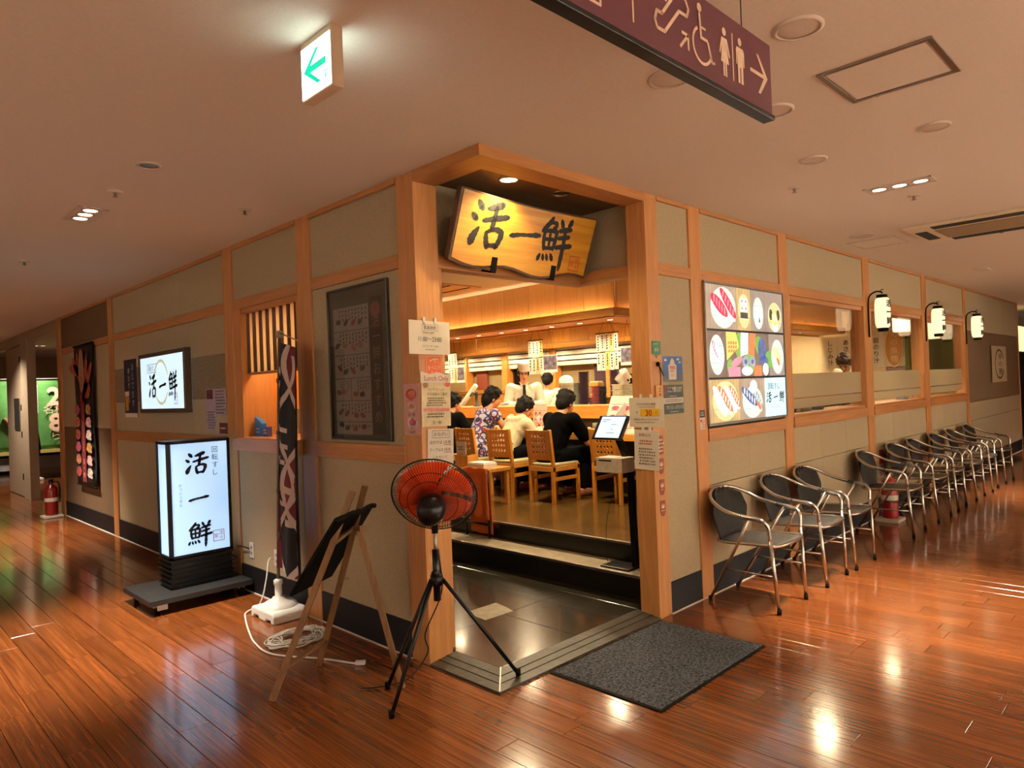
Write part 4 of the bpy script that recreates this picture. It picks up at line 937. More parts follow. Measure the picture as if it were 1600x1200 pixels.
b = MB(); b.tube(smooth_path([(FX+.02, FY, .70), (FX+.035, FY+.01, .5), (2.10, 2.80, .30), (2.14, 2.84, .18), (2.06, 2.90, .06), (1.98, 3.02, .012), (1.90, 3.10, .008)], 6), .0035, 6); b.build('power_cord', BLACK, t, True)
# ---- door mat and leaflet
t = thing('door_mat', 'grey speckled rectangular door mat with black rubber edge on the wooden floor', 'mat', (3.19, 2.152, 0))
b = MB(); b.box(-.523, .523, -.343, .343, 0, .006); b.build('rubber_edge', BLACKM, t, bevel=.002)
b = MB(); b.box(-.508, .508, -.328, .328, .004, .011); b.build('pile', mat('mat_pile', '4a4e55', 1, 0, .85, 75, .8, bscale=110, spec=.1), t, bevel=.003)
t = thing('floor_leaflet', 'worn floor sticker sheet lying on the dark entrance tiles', 'sticker', (3.10, 3.42, .0305), .0)
b = MB(); b.prism([(-.14, -.11), (.10, -.12), (.13, -.02), (.15, .10), (-.12, .11)], -.0008, 0, Matrix.Rotation(-PI/2, 4, 'X')); b.build('sheet', mat('worn_sheet', '7d725c', .5, 0, .3, 16), t)
# ---- papers on the left post
FY_ = 3.06
def sheet(name, lb, cat, x, y, z, w, h, m, rotz=0, tilt=0, clips=0):
    t = thing(name, lb, cat, (x, y, z), rotz); t.rotation_euler[1] = tilt
    b = MB(); b.box(-w/2, w/2, -.002, 0, -h/2, h/2); b.build('paper', m, t)
    for k in range(clips):
        cx = (-.5+k)*w*.28; b = MB(); b.box(cx-.009, cx+.009, -.005, .004, h/2-.012, h/2+.02); b.build('clip', WHITEP, t, bevel=.002)
    return t
t = sheet('hours_sign', 'white opening hours sign clipped high on the left entrance post', 'notice', 2.395, FY_-.008, 1.80, .285, .185, PAPER, 0, .02, 2)
lettering(t, '営業時間', .022, INK, 0, .055, -.004); flat(t, 'lettering_border', stroke([(-.055, .038), (.055, .038), (.055, .072), (-.055, .072), (-.055, .038)], .0015), GREYINK, -.004)
print_rows(t, -.05, .05, .022, .032, 1, GREYINK, -.004); lettering(t, '11:00～23:00', .036, INK, 0, -.008, -.004, width=.16)
lettering(t, 'ラストオーダー 22:30', .014, INK, 0, -.048, -.004, width=.11); print_rows(t, -.04, .05, -.072, -.062, 1, GREYINK, -.004, seed=5)
t = sheet('orange_sticker', 'square orange sticker with white lettering below the hours sign', 'sticker', 2.42, FY_-.001, 1.648, .115, .11, mat('orange_print', 'd0601c', .5)); lettering(t, '食べログ', .026, PAPER, 0, -.015, -.004, width=.09)
lettering(t, '活一鮮', .015, PAPER, 0, -.042, -.004); flat(t, 'chopstick_mark', stroke([(-.03, .02), (.0, .035), (.03, .032)], .006)+stroke([(.0, .035), (.012, .015)], .005), PAPER, -.004); flat(t, 'border', stroke([(-.052, -.05), (.052, -.05), (.052, .05), (-.052, .05), (-.052, -.05)], .002), PAPER, -.0035)
t = sheet('lunch_menu', 'cream lunch menu sheet with a cut-out title taped to the left entrance post', 'notice', 2.425, FY_-.006, 1.437, .205, .262, mat('cream_paper', 'd6c9a8', .8), 0, .03)
b = MB(); b.prism([(-.11, .11), (.10, .112), (.10, .165), (.06, .158), (.02, .17), (-.05, .16), (-.11, .175)], -.005, -.003); b.build('title_strip', PAPER, t); lettering(t, 'Lunch Only', .04, mat('title_red', '9a2430', .6), 0, .138, -.007, width=.17)
lettering(t, 'ランチメニュー', .018, INK, 0, .075, -.004); lettering(t, '平日限定のご案内', .018, INK, .005, .048, -.004)
print_rows(t, -.075, .08, -.02, .032, 4, INK, -.004, seed=6); flat(t, 'pink_bar', [rect(-.09, .09, -.047, -.03)], mat('pink_bar', 'c8807a', .7), -.004); print_rows(t, -.07, .08, -.085, -.055, 2, INK, -.004, seed=12); lettering(t, '活一鮮', .022, INK, 0, -.11, -.004)
for x, z, c in ((-.075, .098, '8a6a4a'), (.08, .105, 'c0504a')): flat(t, 'dish_picture', [ellipse(x, z, .02, .015, 12)], mat('dish_'+c, c, .6, 0, .3, 60), -.004)
t = sheet('handwritten_notice', 'white handwritten notice with red underlines at the bottom of the left post papers', 'notice', 2.445, FY_-.004, 1.165, .185, .25, PAPER, 0, .05)
lettering(t, 'おねがい', .026, INK, 0, .095, -.004); flat(t, 'lettering_border', stroke([(-.06, .075), (.06, .075), (.06, .115), (-.06, .115), (-.06, .075)], .002), INK, -.004)
for k, s in enumerate(('店内では 2名様', 'テーブルは 4名様', 'いただいて', 'おります')): lettering(t, s, .022, INK, -.005, .05-k*.042, -.004, width=.15 if k < 2 else .10)
flat(t, 'red_underline', [rect(.02, .08, .034, .037), rect(.02, .08, -.008, -.005)], RED, -.004)
t = sheet('pink_menu', 'pink menu strip with fish bowl photos on the side of the left post', 'notice', X0-.002, 3.135, 1.405, .145, .285, mat('pink_paper', 'c89a94', .7, 0, .05, 20), LEFT)
for z, rx in ((.085, .05), (.015, .04), (-.075, .055)): flat(t, 'bowl_picture', [ellipse(.0, z, rx, rx*.62, 16)], FP[4] if z > .05 else FP[1], -.004); flat(t, 'bowl_topping', [ellipse(.005, z+.004, rx*.6, rx*.36, 12)], FP[2] if z > 0 else FP[0], -.0045)
print_rows(t, -.06, .05, .045, .055, 1, RED, -.004, seed=2); lettering(t, '活一鮮', .022, INK, 0, -.028, -.004); lettering(t, '1,000円', .02, INK, 0, -.125, -.004)
# ---- papers on the right post
XP = 3.73
t = sheet('waiting_sign', 'white sign with a red 30 on a yellow block clipped to the right post', 'notice', XP-.008, 2.548, 1.315, .262, .19, PAPER, LEFT, 0, 2)
flat(t, 'yellow_block', [rect(-.045, .10, -.025, .022)], mat('yellow_print', 'd9b31c', .6), -.004); lettering(t, '30', .052, RED, .02, -.002, -.0045, bold=.0012)
lettering(t, '只今のお待ち時間', .018, INK, .0, .052, -.004); lettering(t, '約', .016, INK, -.07, .0, -.004); lettering(t, '分', .016, RED, .075, .0, -.0045)
lettering(t, '前後お待ちいただきます', .016, INK, .0, -.045, -.004, width=.19); print_rows(t, -.09, .085, -.07, -.06, 1, GREYINK, -.004, seed=3); print_rows(t, -.055, .065, .03, .037, 1, GREYINK, -.004, seed=4)
t = sheet('thanks_notice', 'narrow white notice with a red heading hanging under the waiting time sign', 'notice', XP-.004, 2.56, 1.075, .185, .255, PAPER, LEFT, .03, 2)
lettering(t, 'お知らせ', .024, mat('title_red', '9a2430', .6), -.01, .095, -.004); print_rows(t, -.06, .07, .03, .065, 2, RED, -.004, seed=5); print_rows(t, -.065, .07, -.10, .015, 6, GREYINK, -.004, seed=6)
GREEN = mat('tag_green', '1f6a42', .5)
t = thing('green_award_tag', 'small dark green shield-shaped sticker on the face of the right post', 'sticker', (3.80, Y0-.001, 1.715))
b = MB(); b.prism([(-.048, .055), (.048, .055), (.048, -.03), (.012, -.038), (0, -.058), (-.012, -.038), (-.048, -.03)], -.003, 0); b.build('shield', GREEN, t)
flat(t, 'owl_mark', [ellipse(-.012, -.005, .009, .009, 10), ellipse(.012, -.005, .009, .009, 10)]+stroke([(-.025, .004), (0, .01), (.025, .004)], .004), PAPER, -.004); print_rows(t, -.035, .035, .028, .042, 1, PAPER, -.004)
t = thing('blue_campaign_poster', 'blue and black campaign poster with a white tower beside the right post', 'poster', (3.998, Y0+.013, 1.483))
b = MB(); b.box(-.125, .125, -.003, 0, -.19, .19); b.build('sheet', mat('poster_night', '10261c', .5), t)
flat(t, 'sky', [rect(-.125, .125, .02, .19)], mat('poster_sky', '2a5590', .5, 0, .3, 8), -.004)
flat(t, 'skyline', [rect(-.125+.25*k/10, -.125+.25*(k+1)/10, .02, .05+.04*((k*7) % 5)/5) for k in range(10)], mat('poster_city', '3a4a5c', .5, 0, .3, 30), -.0045)
flat(t, 'tower', [[(-.045, .035), (.045, .035), (.05, .13), (.03, .14), (.02, .165), (0, .18), (-.02, .165), (-.03, .14), (-.05, .13)]], PAPER, -.005)
lettering(t, '9000', .032, RED, 0, .115, -.0055, bold=.001); print_rows(t, -.03, .03, .085, .10, 1, INK, -.0055, seed=1); lettering(t, '11.1', .028, INK, 0, .065, -.0055)
flat(t, 'cloud', [ellipse(-.08, .165, .016, .008, 10), ellipse(.07, .17, .018, .008, 10), ellipse(.09, .15, .014, .006, 10)], PAPER, -.005)
flat(t, 'gold_band', [rect(-.125, .125, .0, .022)], mat('poster_gold', '8a7a3a', .5), -.0048)
lettering(t, '食', .03, RED, -.095, -.012, -.006); lettering(t, '事', .03, RED, -.095, -.048, -.006); lettering(t, 'ここで使えます', .042, PAPER, .02, -.03, -.005, width=.17, bold=.0012)
flat(t, 'pale_strip', [rect(-.12, .12, -.122, -.085)], PAPER, -.004); print_rows(t, -.11, .11, -.115, -.092, 2, INK, -.005, seed=7); print_rows(t, -.05, .06, -.08, -.068, 1, PAPER, -.005, seed=8)
lettering(t, '7月1日-12月31日', .03, PAPER, .01, -.148, -.005, width=.21); print_rows(t, -.05, .06, -.182, -.172, 1, PAPER, -.005, seed=9)
t = thing('hook_tag', 'small wooden tag hanging on a dark cord from a black hook on the post', 'tag', (3.80, Y0, 1.62))
b = MB(); b.sphere((0, -.012, 0), (.016, .012, .016), 12, 8); b.build('hook', BLACKM, t, True)
b = MB(); b.tube(smooth_path([(0, -.018, -.005), (.012, -.02, -.06), (.02, -.012, -.14), (.012, -.012, -.16)], 5), .0035, 6); b.build('cord', BLACKM, t, True); b = MB(); b.tube(smooth_path([(0, -.018, -.005), (.03, -.02, -.05), (.05, -.018, -.075)], 5), .0035, 6); b.build('cord', BLACKM, t, True)
b = MB(); b.box(-.035, .035, -.014, -.004, -.27, -.135); b.build('tag', OAK, t, bevel=.003); print_rows(t, -.012, .022, -.25, -.15, 1, INK, -.016, True, seed=4)
for k in range(4):
    z = 1.10-k*.135
    t = thing('post_sticker', ('topmost red and white sticker in the column below the right post notices', 'second red badge sticker down the right post', 'third red badge sticker down the right post', 'lowest red badge sticker on the right post')[k], 'sticker', (3.805, Y0-.001, z), 0, 'red stickers down the right post')
    STK = mat('sticker_red', '7d3d2c', .5, 0, .15, 20)
    b = MB(); b.prism(rect(-.03, .03, -.06, .06) if k == 0 else [(-.028, .05), (.028, .05), (.03, -.02), (.015, -.05), (-.015, -.05), (-.03, -.02)], -.002, 0); b.build('badge', STK, t)
    if k == 0: print_rows(t, -.025, .025, -.05, .045, 4, PAPER, -.003, seed=k)
    else: flat(t, 'crown_mark', [[(-.02, .03), (-.012, .012), (-.006, .032), (0, .012), (.006, .032), (.012, .012), (.02, .03), (.016, .0), (-.016, .0)]], SW, -.003); print_rows(t, -.022, .022, -.02, -.008, 1, SW, -.003, seed=k)
t = sheet('stud_sticker', 'small two-part sticker on the wooden stud beside the food screen', 'sticker', 4.335, Y0-.001, 1.232, .07, .135, PAPER)
flat(t, 'dark_half', [rect(-.035, .035, .015, .0675)], mat('sticker_navy', '2a2c3c', .5), -.003); print_rows(t, -.028, .028, .025, .055, 2, PAPER, -.004, seed=2); flat(t, 'red_mark', [ellipse(-.018, -.008, .01, .01, 10)], RED, -.003); print_rows(t, -.015, .03, -.06, .0, 4, RED, -.003, seed=3)
# ---- lit food screen
t = thing('food_screen', 'bright lit menu screen of sushi photographs in three rows beside the entrance', 'screen', (5.04, Y0, 1.695))
b = MB(); b.box(-.635, .635, -.014, .03, -.51, .51); b.build('housing', BLACK, t, bevel=.003)
for bx in ((-.635, .635, -.02, 0, .50, .515), (-.635, .635, -.02, 0, -.515, -.50), (-.64, -.625, -.02, 0, -.5, .5), (.625, .64, -.02, 0, -.5, .5)):
    b = MB(); b.box(*bx); b.build('bezel', STEELD, t)
ES = 1.05
def E_(nm, c, v=.12, s=12): return glow('scr_'+nm, c, ES, v, s)
WD = [E_('wood1', '9a8a78', .25, 8), E_('wood2', 'b09a6a', .25, 8), E_('wood3', '8a8078', .2, 8), E_('wood4', '6a5a50', .3, 8)]
PLT = E_('plate', 'c2dcd6', .06); PLT2 = E_('plate2', 'cfc894', .07); RICE = E_('rice', 'e6efee', .06, 60); TUNA = E_('tuna', 'd8304c', .25, 40); NORI = E_('nori', '2a2e2a', .3); EGG = E_('egg', 'e2cc6a', .1); SALM = E_('salmon', 'e0784a', .25, 40); SILV = E_('silver', '8a9aa8', .3, 40); GREENE = E_('leaf', '6aa04a', .2); BLUEF = E_('fish', '4a5c8c', .4, 30); PINKF = E_('pinkf', 'e08aa0', .2); LGO = E_('logo', 'bfe6f0', .03)
def tile(x0, x1, z0, z1, back):
    b = MB(); b.box(x0+.003, x1-.003, -.0165, -.014, z0+.003, z1-.003); o = b.build('picture', back, t)
    if back in WD:
        n_ = max(2, int((x1-x0)/.045)); flat(o, 'wood_line', [rect(x0+.004+(x1-x0-.008)*k/n_-.001, x0+.004+(x1-x0-.008)*k/n_+.0012, z0+.004, z1-.004) for k in range(1, n_)], WD[3], -.0167)
    return o
def pl(tl, cx, cz, rx, rz, m=PLT):
    flat(tl, 'plate', [ellipse(cx, cz, rx, rz, 26)], m, -.0170); flat(tl, 'plate_line', [rect(cx-rx*.95, cx+rx*.95, cz+rz*k-.002, cz+rz*k+.002) for k in (-.4, .05, .45)], SILV, -.0172)
def nigiri(tl, cx, cz, l, h, m, rot):
    flat(tl, 'rice', [ellipse(cx, cz-h*.35, l*.46, h*.5, 16, rot)], RICE, -.0174); flat(tl, 'topping', [ellipse(cx, cz+h*.05, l*.52, h*.48, 18, rot)], m, -.0176)
    flat(tl, 'topping_stripe', [ellipse(cx+l*(k*.16)*math.cos(rot), cz+h*.08+l*(k*.16)*math.sin(rot), l*.035, h*.34, 10, rot+.5) for k in (-2, -1, 0, 1, 2)], PINKF if m is TUNA else RICE, -.0178)
r1, r2, r3 = (.175, .5), (-.175, .165), (-.5, -.185)
q = tile(-.62, -.17, *r1, WD[0]); pl(q, -.37, .335, .185, .15); nigiri(q, -.43, .345, .27, .10, TUNA, -.55); nigiri(q, -.30, .365, .30, .085, TUNA, -.75)
q = tile(-.17, .06, *r1, WD[1]); pl(q, -.055, .325, .095, .13, PLT2)
flat(q, 'roll', [ellipse(-.085+.06*(k % 2), .40-.055*(k//2), .031, .028, 14) for k in range(4)], RICE, -.0176); flat(q, 'roll_filling', [ellipse(-.085+.06*(k % 2), .40-.055*(k//2), .011, .010, 10) for k in range(4)], TUNA, -.0178); flat(q, 'roll_side', [rect(-.115, .005, .27, .315)], NORI, -.0175)
q = tile(.06, .29, *r1, WD[2]); pl(q, .18, .32, .085, .125); nigiri(q, .19, .325, .09, .10, RICE, 1.2); flat(q, 'garnish', [[(.18, .25), (.21, .25), (.195, .30)]], NORI, -.018)
q = tile(.29, .62, *r1, WD[2]); pl(q, .47, .30, .125, .12, PLT2); flat(q, 'nori_band', [ellipse(.40, .32, .03, .045, 14), ellipse(.53, .32, .03, .045, 14)], NORI, -.0176); nigiri(q, .47, .285, .11, .12, EGG, 0)
q = tile(-.62, -.36, *r2, WD[3]); pl(q, -.49, -.01, .105, .145); nigiri(q, -.50, .02, .17, .06, PINKF, -.9); nigiri(q, -.46, .0, .17, .06, RICE, -.9)
q = tile(-.36, .34, *r2, WD[3]); flat(q, 'leaf', [ellipse(-.15+.17*k, .06-.1*(k % 2), .07, .10, 14, .5*k) for k in range(4)]+[ellipse(-.3, -.1, .05, .06, 12)], GREENE, -.0168)
flat(q, 'seafood', [[(-.35, .16), (-.20, .16), (-.16, .05), (-.35, -.05)]], EGG, -.0170); flat(q, 'urchin', [ellipse(-.31+.035*(k % 4), .08-.03*(k//4), .017, .012, 8, .6) for k in range(12)], SALM, -.0172)
flat(q, 'white_fish', [[(-.12, .16), (.0, .16), (-.02, .0), (-.14, -.02)]], RICE, -.0171); flat(q, 'salmon_slab', [[(.02, .16), (.12, .16), (.08, -.02), (-.02, .0)]], SALM, -.0173)
flat(q, 'crab', [ellipse(.22, .04, .07, .09, 16), ellipse(.24, -.05, .08, .04, 14)], BLUEF, -.0174); flat(q, 'shell', [ellipse(-.06, -.06, .055, .045, 14), ellipse(.05, -.06, .05, .04, 14)], SILV, -.0175); flat(q, 'shell_eye', [ellipse(-.06, -.06, .025, .02, 10), ellipse(.05, -.06, .022, .018, 10)], BLUEF, -.0177)
flat(q, 'tuna_block', [rect(-.33, -.15, -.17, -.10)], PINKF, -.0176); flat(q, 'salmon_block', [rect(.07, .2, -.17, -.09)], SALM, -.0176); flat(q, 'squid', [ellipse(-.04, -.13, .09, .035, 16), ellipse(.27, -.12, .05, .05, 14)], RICE, -.0176); flat(q, 'ginger', [ellipse(-.2, -.06, .09, .03, 14, .3)], PINKF, -.0174)
q = tile(.34, .62, *r2, WD[2]); pl(q, .49, -.02, .11, .14); nigiri(q, .48, -.01, .15, .085, EGG, -.9); flat(q, 'garnish', [ellipse(.50, -.06, .04, .02, 12, -.9)], SALM, -.018)
q = tile(-.62, -.17, *r3, WD[1]); pl(q, -.39, -.345, .19, .145, PLT2); nigiri(q, -.47, -.34, .27, .075, RICE, -.8); nigiri(q, -.39, -.335, .27, .075, SALM, -.75); nigiri(q, -.31, -.33, .25, .065, RICE, -.8); nigiri(q, -.25, -.32, .22, .06, SALM, -.8)
q = tile(-.17, .24, *r3, WD[0]); pl(q, .03, -.37, .165, .12); nigiri(q, -.02, -.33, .28, .08, BLUEF, -.5); nigiri(q, .10, -.34, .24, .07, SILV, -.8); flat(q, 'garnish', [ellipse(.05, -.25, .06, .05, 12)], RICE, -.0180); flat(q, 'sauce', [ellipse(.13, -.40, .05, .02, 10, -.8)], SALM, -.0182)
q = tile(.24, .62, *r3, LGO)
lettering(q, '回転すし', .055, INK, .40, -.255, -.018); katsuissen(q, INK, .425, -.345, .085, -.018, False, 1.35); lettering(q, 'かついっせん', .022, GREYINK, .42, -.42, -.018)
# ---- hanging wall lanterns
LAN = glow('lantern_paper', (1, .80, .50), 1.15, .06, 25)
def lantern(x, lb):
    t = thing('wall_lantern', lb, 'lantern', (x, Y0, 2.13), 0, 'paper wall lanterns')
    b = MB(); b.tube(smooth_path([(0, -.01, -.24), (0, -.012, .10), (0, -.03, .19), (0, -.09, .225), (0, -.14, .215), (0, -.15, .20)], 6), .008, 8); b.build('iron_bracket', BLACKM, t, True)
    b = MB(); b.tube(smooth_path([(0, -.13, .213), (.0, -.145, .24), (.0, -.165, .235)], 5), .004, 6); b.build('hook', BLACKM, t, True)
    prof = [(.050, -.155)]+[(.072+.003*math.sin(k*PI*1.0)-.014*abs((k-9)/9)**4+(.0015 if k % 2 else 0), -.155+.31*k/18) for k in range(1, 18)]+[(.050, .155)]
    M = Matrix.Translation((0, -.145, 0))
    b = MB(); b.lathe(prof, 24, M); b.build('paper_shade', LAN, t, True)
    b = MB(); b.lathe([(.046, .15), (.052, .153), (.052, .185), (.046, .187), (0, .187)], 20, M); b.build('top_cap', BLACKM, t, True)
    b = MB(); b.lathe([(0, -.19), (.044, -.19), (.050, -.185), (.050, -.152), (.046, -.15)], 20, M); b.build('bottom_cap', BLACKM, t, True)
    o = lettering(t, '活一鮮', .078, INK, .0, 0, 0, True, bold=.004); o.location = (-.036, -.145-.070, .0); o.rotation_euler[2] = -.47; o.scale = (.8, 1, 1)
lantern(7.74, 'glowing cylindrical paper lantern on the post between first and second window, nearest the screen')
lantern(9.80, 'glowing cylindrical paper lantern on the post between the second and third windows')
lantern(11.82, 'glowing cylindrical paper lantern beside the brown wall with the oval plaque')
t = sheet('oval_plaque', 'square pale plaque with a brushed oval and characters on the brown wall', 'plaque', 13.98, Y0-.004, 1.595, 1.12, .60, mat('plaque_paper', 'b8a382', .8, 0, .05, 10))
flat(t, 'brushed_oval', ring(0, 0, .1, .014, .4, 5.9, 26), INK, -.004).scale = (3.0, 1, 2.2); lettering(t, '季の膳', .11, INK, .05, 0, -.005, True).scale = (2.6, 1, 1)
# ---- metal armchairs along the wall
WICK = mat('dark_wicker', '1e1a17', .6, 0, .6, 90, .8, bscale=110, spec=.2)
WICKS = mat('grey_wicker_seat', '46423c', .45, .2, .6, 90, .8, bscale=110, spec=.4)
def metal_chair():
    t = thing('metal_armchair', '', 'chair', (0, 0, 0), 0, 'metal armchairs along the right wall')
    hp = [(-.232, -.222, .47), (-.245, -.215, .56), (-.262, -.17, .602), (-.272, -.05, .615), (-.268, .08, .645), (-.225, .185, .70), (-.12, .238, .738), (0, .25, .748)]
    hp = hp+[(-x, y, z) for x, y, z in hp[-2::-1]]
    b = MB(); b.tube(smooth_path(hp, 5), .0125, 10); b.build('arm_and_back_hoop', STEEL, t, True)
    for s in (-1, 1):
        b = MB(); b.tube([(s*.232, -.222, .48), (s*.205, -.252, .015)], .0125, 10); l = b.build('leg', STEEL, t, True)
        b = MB(); b.cyl((s*.206, -.251, 0), (s*.204, -.2525, .03), .0145, n=10); b.build('foot_cap', BLACKM, l, True)
        b = MB(); b.tube([(s*.262, -.10, .605), (s*.235, .0, .42), (s*.195, .235, .015)], .011, 10); l = b.build('leg', STEEL, t, True)
        b = MB(); b.cyl((s*.196, .233, 0), (s*.194, .238, .03), .0135, n=10); b.build('foot_cap', BLACKM, l, True)
        b = MB(); b.tube([(s*.215, -.236, .24), (s*.22, .095, .24)], .007, 8); b.build('stretcher', STEEL, t, True)
        b = MB(); b.cyl((s*.258, -.185, .594), (s*.271, -.045, .615), .0145, n=10); b.build('arm_wrap', mat('arm_wrap', '5a5650', .5, .3, .6, 90, stretch=(1, 3, 1)), t, True)
    sp = [(-.19, -.245, .428), (0, -.262, .425), (.19, -.245, .428), (.215, -.18, .432), (.212, .08, .42), (.17, .175, .418), (0, .19, .418), (-.17, .175, .418), (-.212, .08, .42), (-.215, -.18, .432)]
    b = MB(); b.tube(smooth_path(sp, 5, True), .011, 8, True); b.build('seat_frame', STEEL, t, True)
    def seat(u, v):
        y = -.25+.43*v; hw = .205-.03*max(0, v-.75)*4-.02*max(0, .12-v)*8; x = hw*(2*u-1); return (x, y, .432-.014*math.sin(PI*u)*math.sin(PI*v)-.01*v)
    b = MB(); b.grid(seat, 10, 10); b.build('seat', WICKS, t, True, solid=.006)
    def back(u, v):
        a = (2*u-1); hw = .185+.045*v*(1-v)*2 if v < .9 else .185-.9*(v-.9); x = a*(.175+.07*min(1, v*1.6)-(.10*max(0, v-.6)**1.2*2.0)); dep = .175+.075*v-.075*a*a*(.35+.65*v); return (x, dep, .42+.325*v-.050*a*a*v)
    b = MB(); b.grid(back, 12, 12); b.build('backrest', WICK, t, True, solid=.006)
    for k in range(6):
        a = -.5+k*.2; b = MB(); b.tube([(a*.3, .242-.04*a*a, .715-.03*a*a), (a*.3+.008, .262-.05*a*a, .752-.05*a*a), (a*.3+.012, .235-.04*a*a, .752-.05*a*a), (a*.3+.016, .242-.04*a*a, .715-.03*a*a)], .004, 6); b.build('lashing', WICK, t, True)
    return t
ch = metal_chair()
CX = ((4.475, 'metal armchair with grey woven seat, first of the row, nearest the entrance post'), (5.22, 'metal armchair under the food screen, second in the row from the entrance'),
    (5.81, 'metal armchair third in the row, beside the wide gap'), (7.22, 'metal armchair directly after the gap, in front of the fire extinguisher'), (8.09, 'metal armchair fifth from the entrance, right after the fire extinguisher'),
    (8.76, 'metal armchair sixth in the row from the entrance'), (9.60, 'metal armchair seventh in the row from the entrance'), (10.35, 'metal armchair next to last in the row along the wall'), (11.22, 'metal armchair last and farthest in the row, by the brown wall'))
for i, (x, lb) in enumerate(CX):
    o = ch if i == 0 else copy_tree(ch)
    o.location = (x, 2.232-.004*i, 0); o.rotation_euler[2] = (.0, .03, .0, .03, -.03, .04, 0, .05, -.03)[i]; o['label'] = lb
t = sheet('extinguisher_sign', 'small red and white extinguisher sign on the wall behind the chairs', 'sign', 8.0, Y0+.012, .545, .13, .30, PAPER); flat(t, 'red_field', [rect(-.065, .065, .0, .15)], RED, -.003); lettering(t, '消火器', .034, PAPER, 0, .07, -.004); print_rows(t, -.055, .055, -.13, -.02, 4, RED, -.003)
# ---- far left doorway
DOORC = mat('door_cream', 'a3917a', .6, 0, .05, 10)
d2 = struct('door_2', (X0, 0, 0), LEFT)
def Dbox(nm, ya, yb, z0, z1, d0, d1, m): b = MB(); b.box(-yb, -ya, d0, d1, z0, z1); return b.build(nm, m, d2, bevel=.004)
Dbox('jamb', 13.35, 13.85, 0, 2.6, -.01, .12, DOORC); Dbox('jamb', 11.3, 11.42, 0, 2.7, .05, .3, mat('yellow_trim', 'a58f4a', .6)); Dbox('lintel', 11.3, 16, 2.55, 2.718, .0, .12, DOORC)
lf = Dbox('door_leaf', 13.9, 15.3, .01, 2.54, .02, .07, DOORC); 
for z in (2.3, 1.5, 1.05, .35):
    b = MB(); b.box(-13.97, -13.92, -.005, .02, z-.05, z+.05); b.build('hinge', BLACKM, lf)
b = MB(); b.box(-14.6, -14.15, .008, .02, 1.12, 1.66); b.build('push_plate', STEELD, lf)
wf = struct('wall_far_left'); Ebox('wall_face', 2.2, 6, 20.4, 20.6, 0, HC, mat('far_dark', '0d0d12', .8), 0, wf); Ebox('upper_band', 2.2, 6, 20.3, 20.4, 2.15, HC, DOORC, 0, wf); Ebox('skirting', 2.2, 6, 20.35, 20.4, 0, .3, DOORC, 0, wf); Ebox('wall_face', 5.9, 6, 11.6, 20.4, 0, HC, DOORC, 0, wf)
GFLAG = mat('green_flag', '4f8a45', .8, 0, .12, 10)
def flag(x, y, w, lb, mark):
    t = thing('green_banner', lb, 'banner', (x, y, 0))
    b = MB(); b.cyl((-w/2-.03, 0, 0.02), (-w/2-.03, 0, 2.1), .012); b.build('pole', WHITEP, t, True); b = MB(); b.box(-w/2-.2, -w/2+.14, -.15, .15, 0, .05); b.build('base', WHITEP, t, bevel=.01)
    b = MB(); b.cyl((-w/2-.03, 0, 2.08), (w/2, 0, 2.08), .008); b.build('cross_rod', WHITEP, t, True)
    b = MB(); b.grid(lambda u, v: (-w/2+w*u+.14*(1-v)*(1-u), .03*math.sin(u*6+v*3)-.0, .62+1.42*v), 12, 14); b.build('cloth', GFLAG, t, True, solid=.003)
    PK = mat('flag_pink', 'd8b49a', .7)
    if mark:
        lettering(t, '2', .50, PK, .07, 1.72, -.06, bold=.022)
        lettering(t, '8', .48, PK, .09, 1.18, -.06, bold=.022); lettering(t, '名様', .20, PK, .07, 1.44, -.06); lettering(t, 'ら', .22, PK, .09, .90, -.06); print_rows(t, -.28, -.2, 1.3, 1.95, 2, PAPER, -.05, True)
    else:
        b = MB(); b.tube(smooth_path([(.05, -.06, 1.3), (.16, -.06, 1.1), (.22, -.06, .85), (.20, -.06, .7)], 5), [.03]*15+[.02], 8); b.build('arm_print', mat('arm_print', '8a5a40', .7), t, True)
    b = MB(); b.box(-w/2+.12, w/2, -.02, .02, .55, .62); b.build('hem', mat('hem_yellow', 'b8a860', .7), t)
flag(3.32, 17.0, .62, 'green banner with large pink numerals seen through the far left doorway', True)
flag(2.48, 17.0, .62, 'green banner cut off by the photo edge beyond the open door leaf', False)
t = thing('white_floor_unit', 'small white device on the floor beneath the cut-off green banner', 'device', (2.86, 19.4, 0)); b = MB(); b.box(-.25, .2, -.2, .2, .0, .08); b.build('black_base', BLACKM, t, bevel=.01); b = MB(); b.lathe([(.2, .08), (.17, .16), (.1, .2), (0, .2)], 20); b.build('white_dome', WHITEP, t, True)
# ---- far right end: dark shop front with a lit lamp
fr_ = struct('wall_end_shop'); Ebox('wall_face', 15.75, 21, 3.0, 3.1, 0, HC, mat('far_dark', '0d0d12', .8), 0, fr_); Ebox('upper_band', 15.75, 21, 2.96, 3.0, 2.3, HC, WALLP, 0, fr_)
t = thing('distant_shop_lamp', 'yellow box lamp glowing at the far right edge beyond the brown wall', 'lamp', (16.9, 2.78, 1.85)); b = MB(); b.box(-.45, .45, -.12, .12, 0, .5); b.build('shade', glow('far_lamp', (1, .74, .34), 1.6), t, bevel=.01); b = MB(); b.box(-.02, .02, -.02, .02, .5, HC-1.85); b.build('stem', BLACKM, t); b = MB(); b.box(-.3, .3, -.09, .09, -.04, 0); b.build('bottom_plate', BLACKM, t)
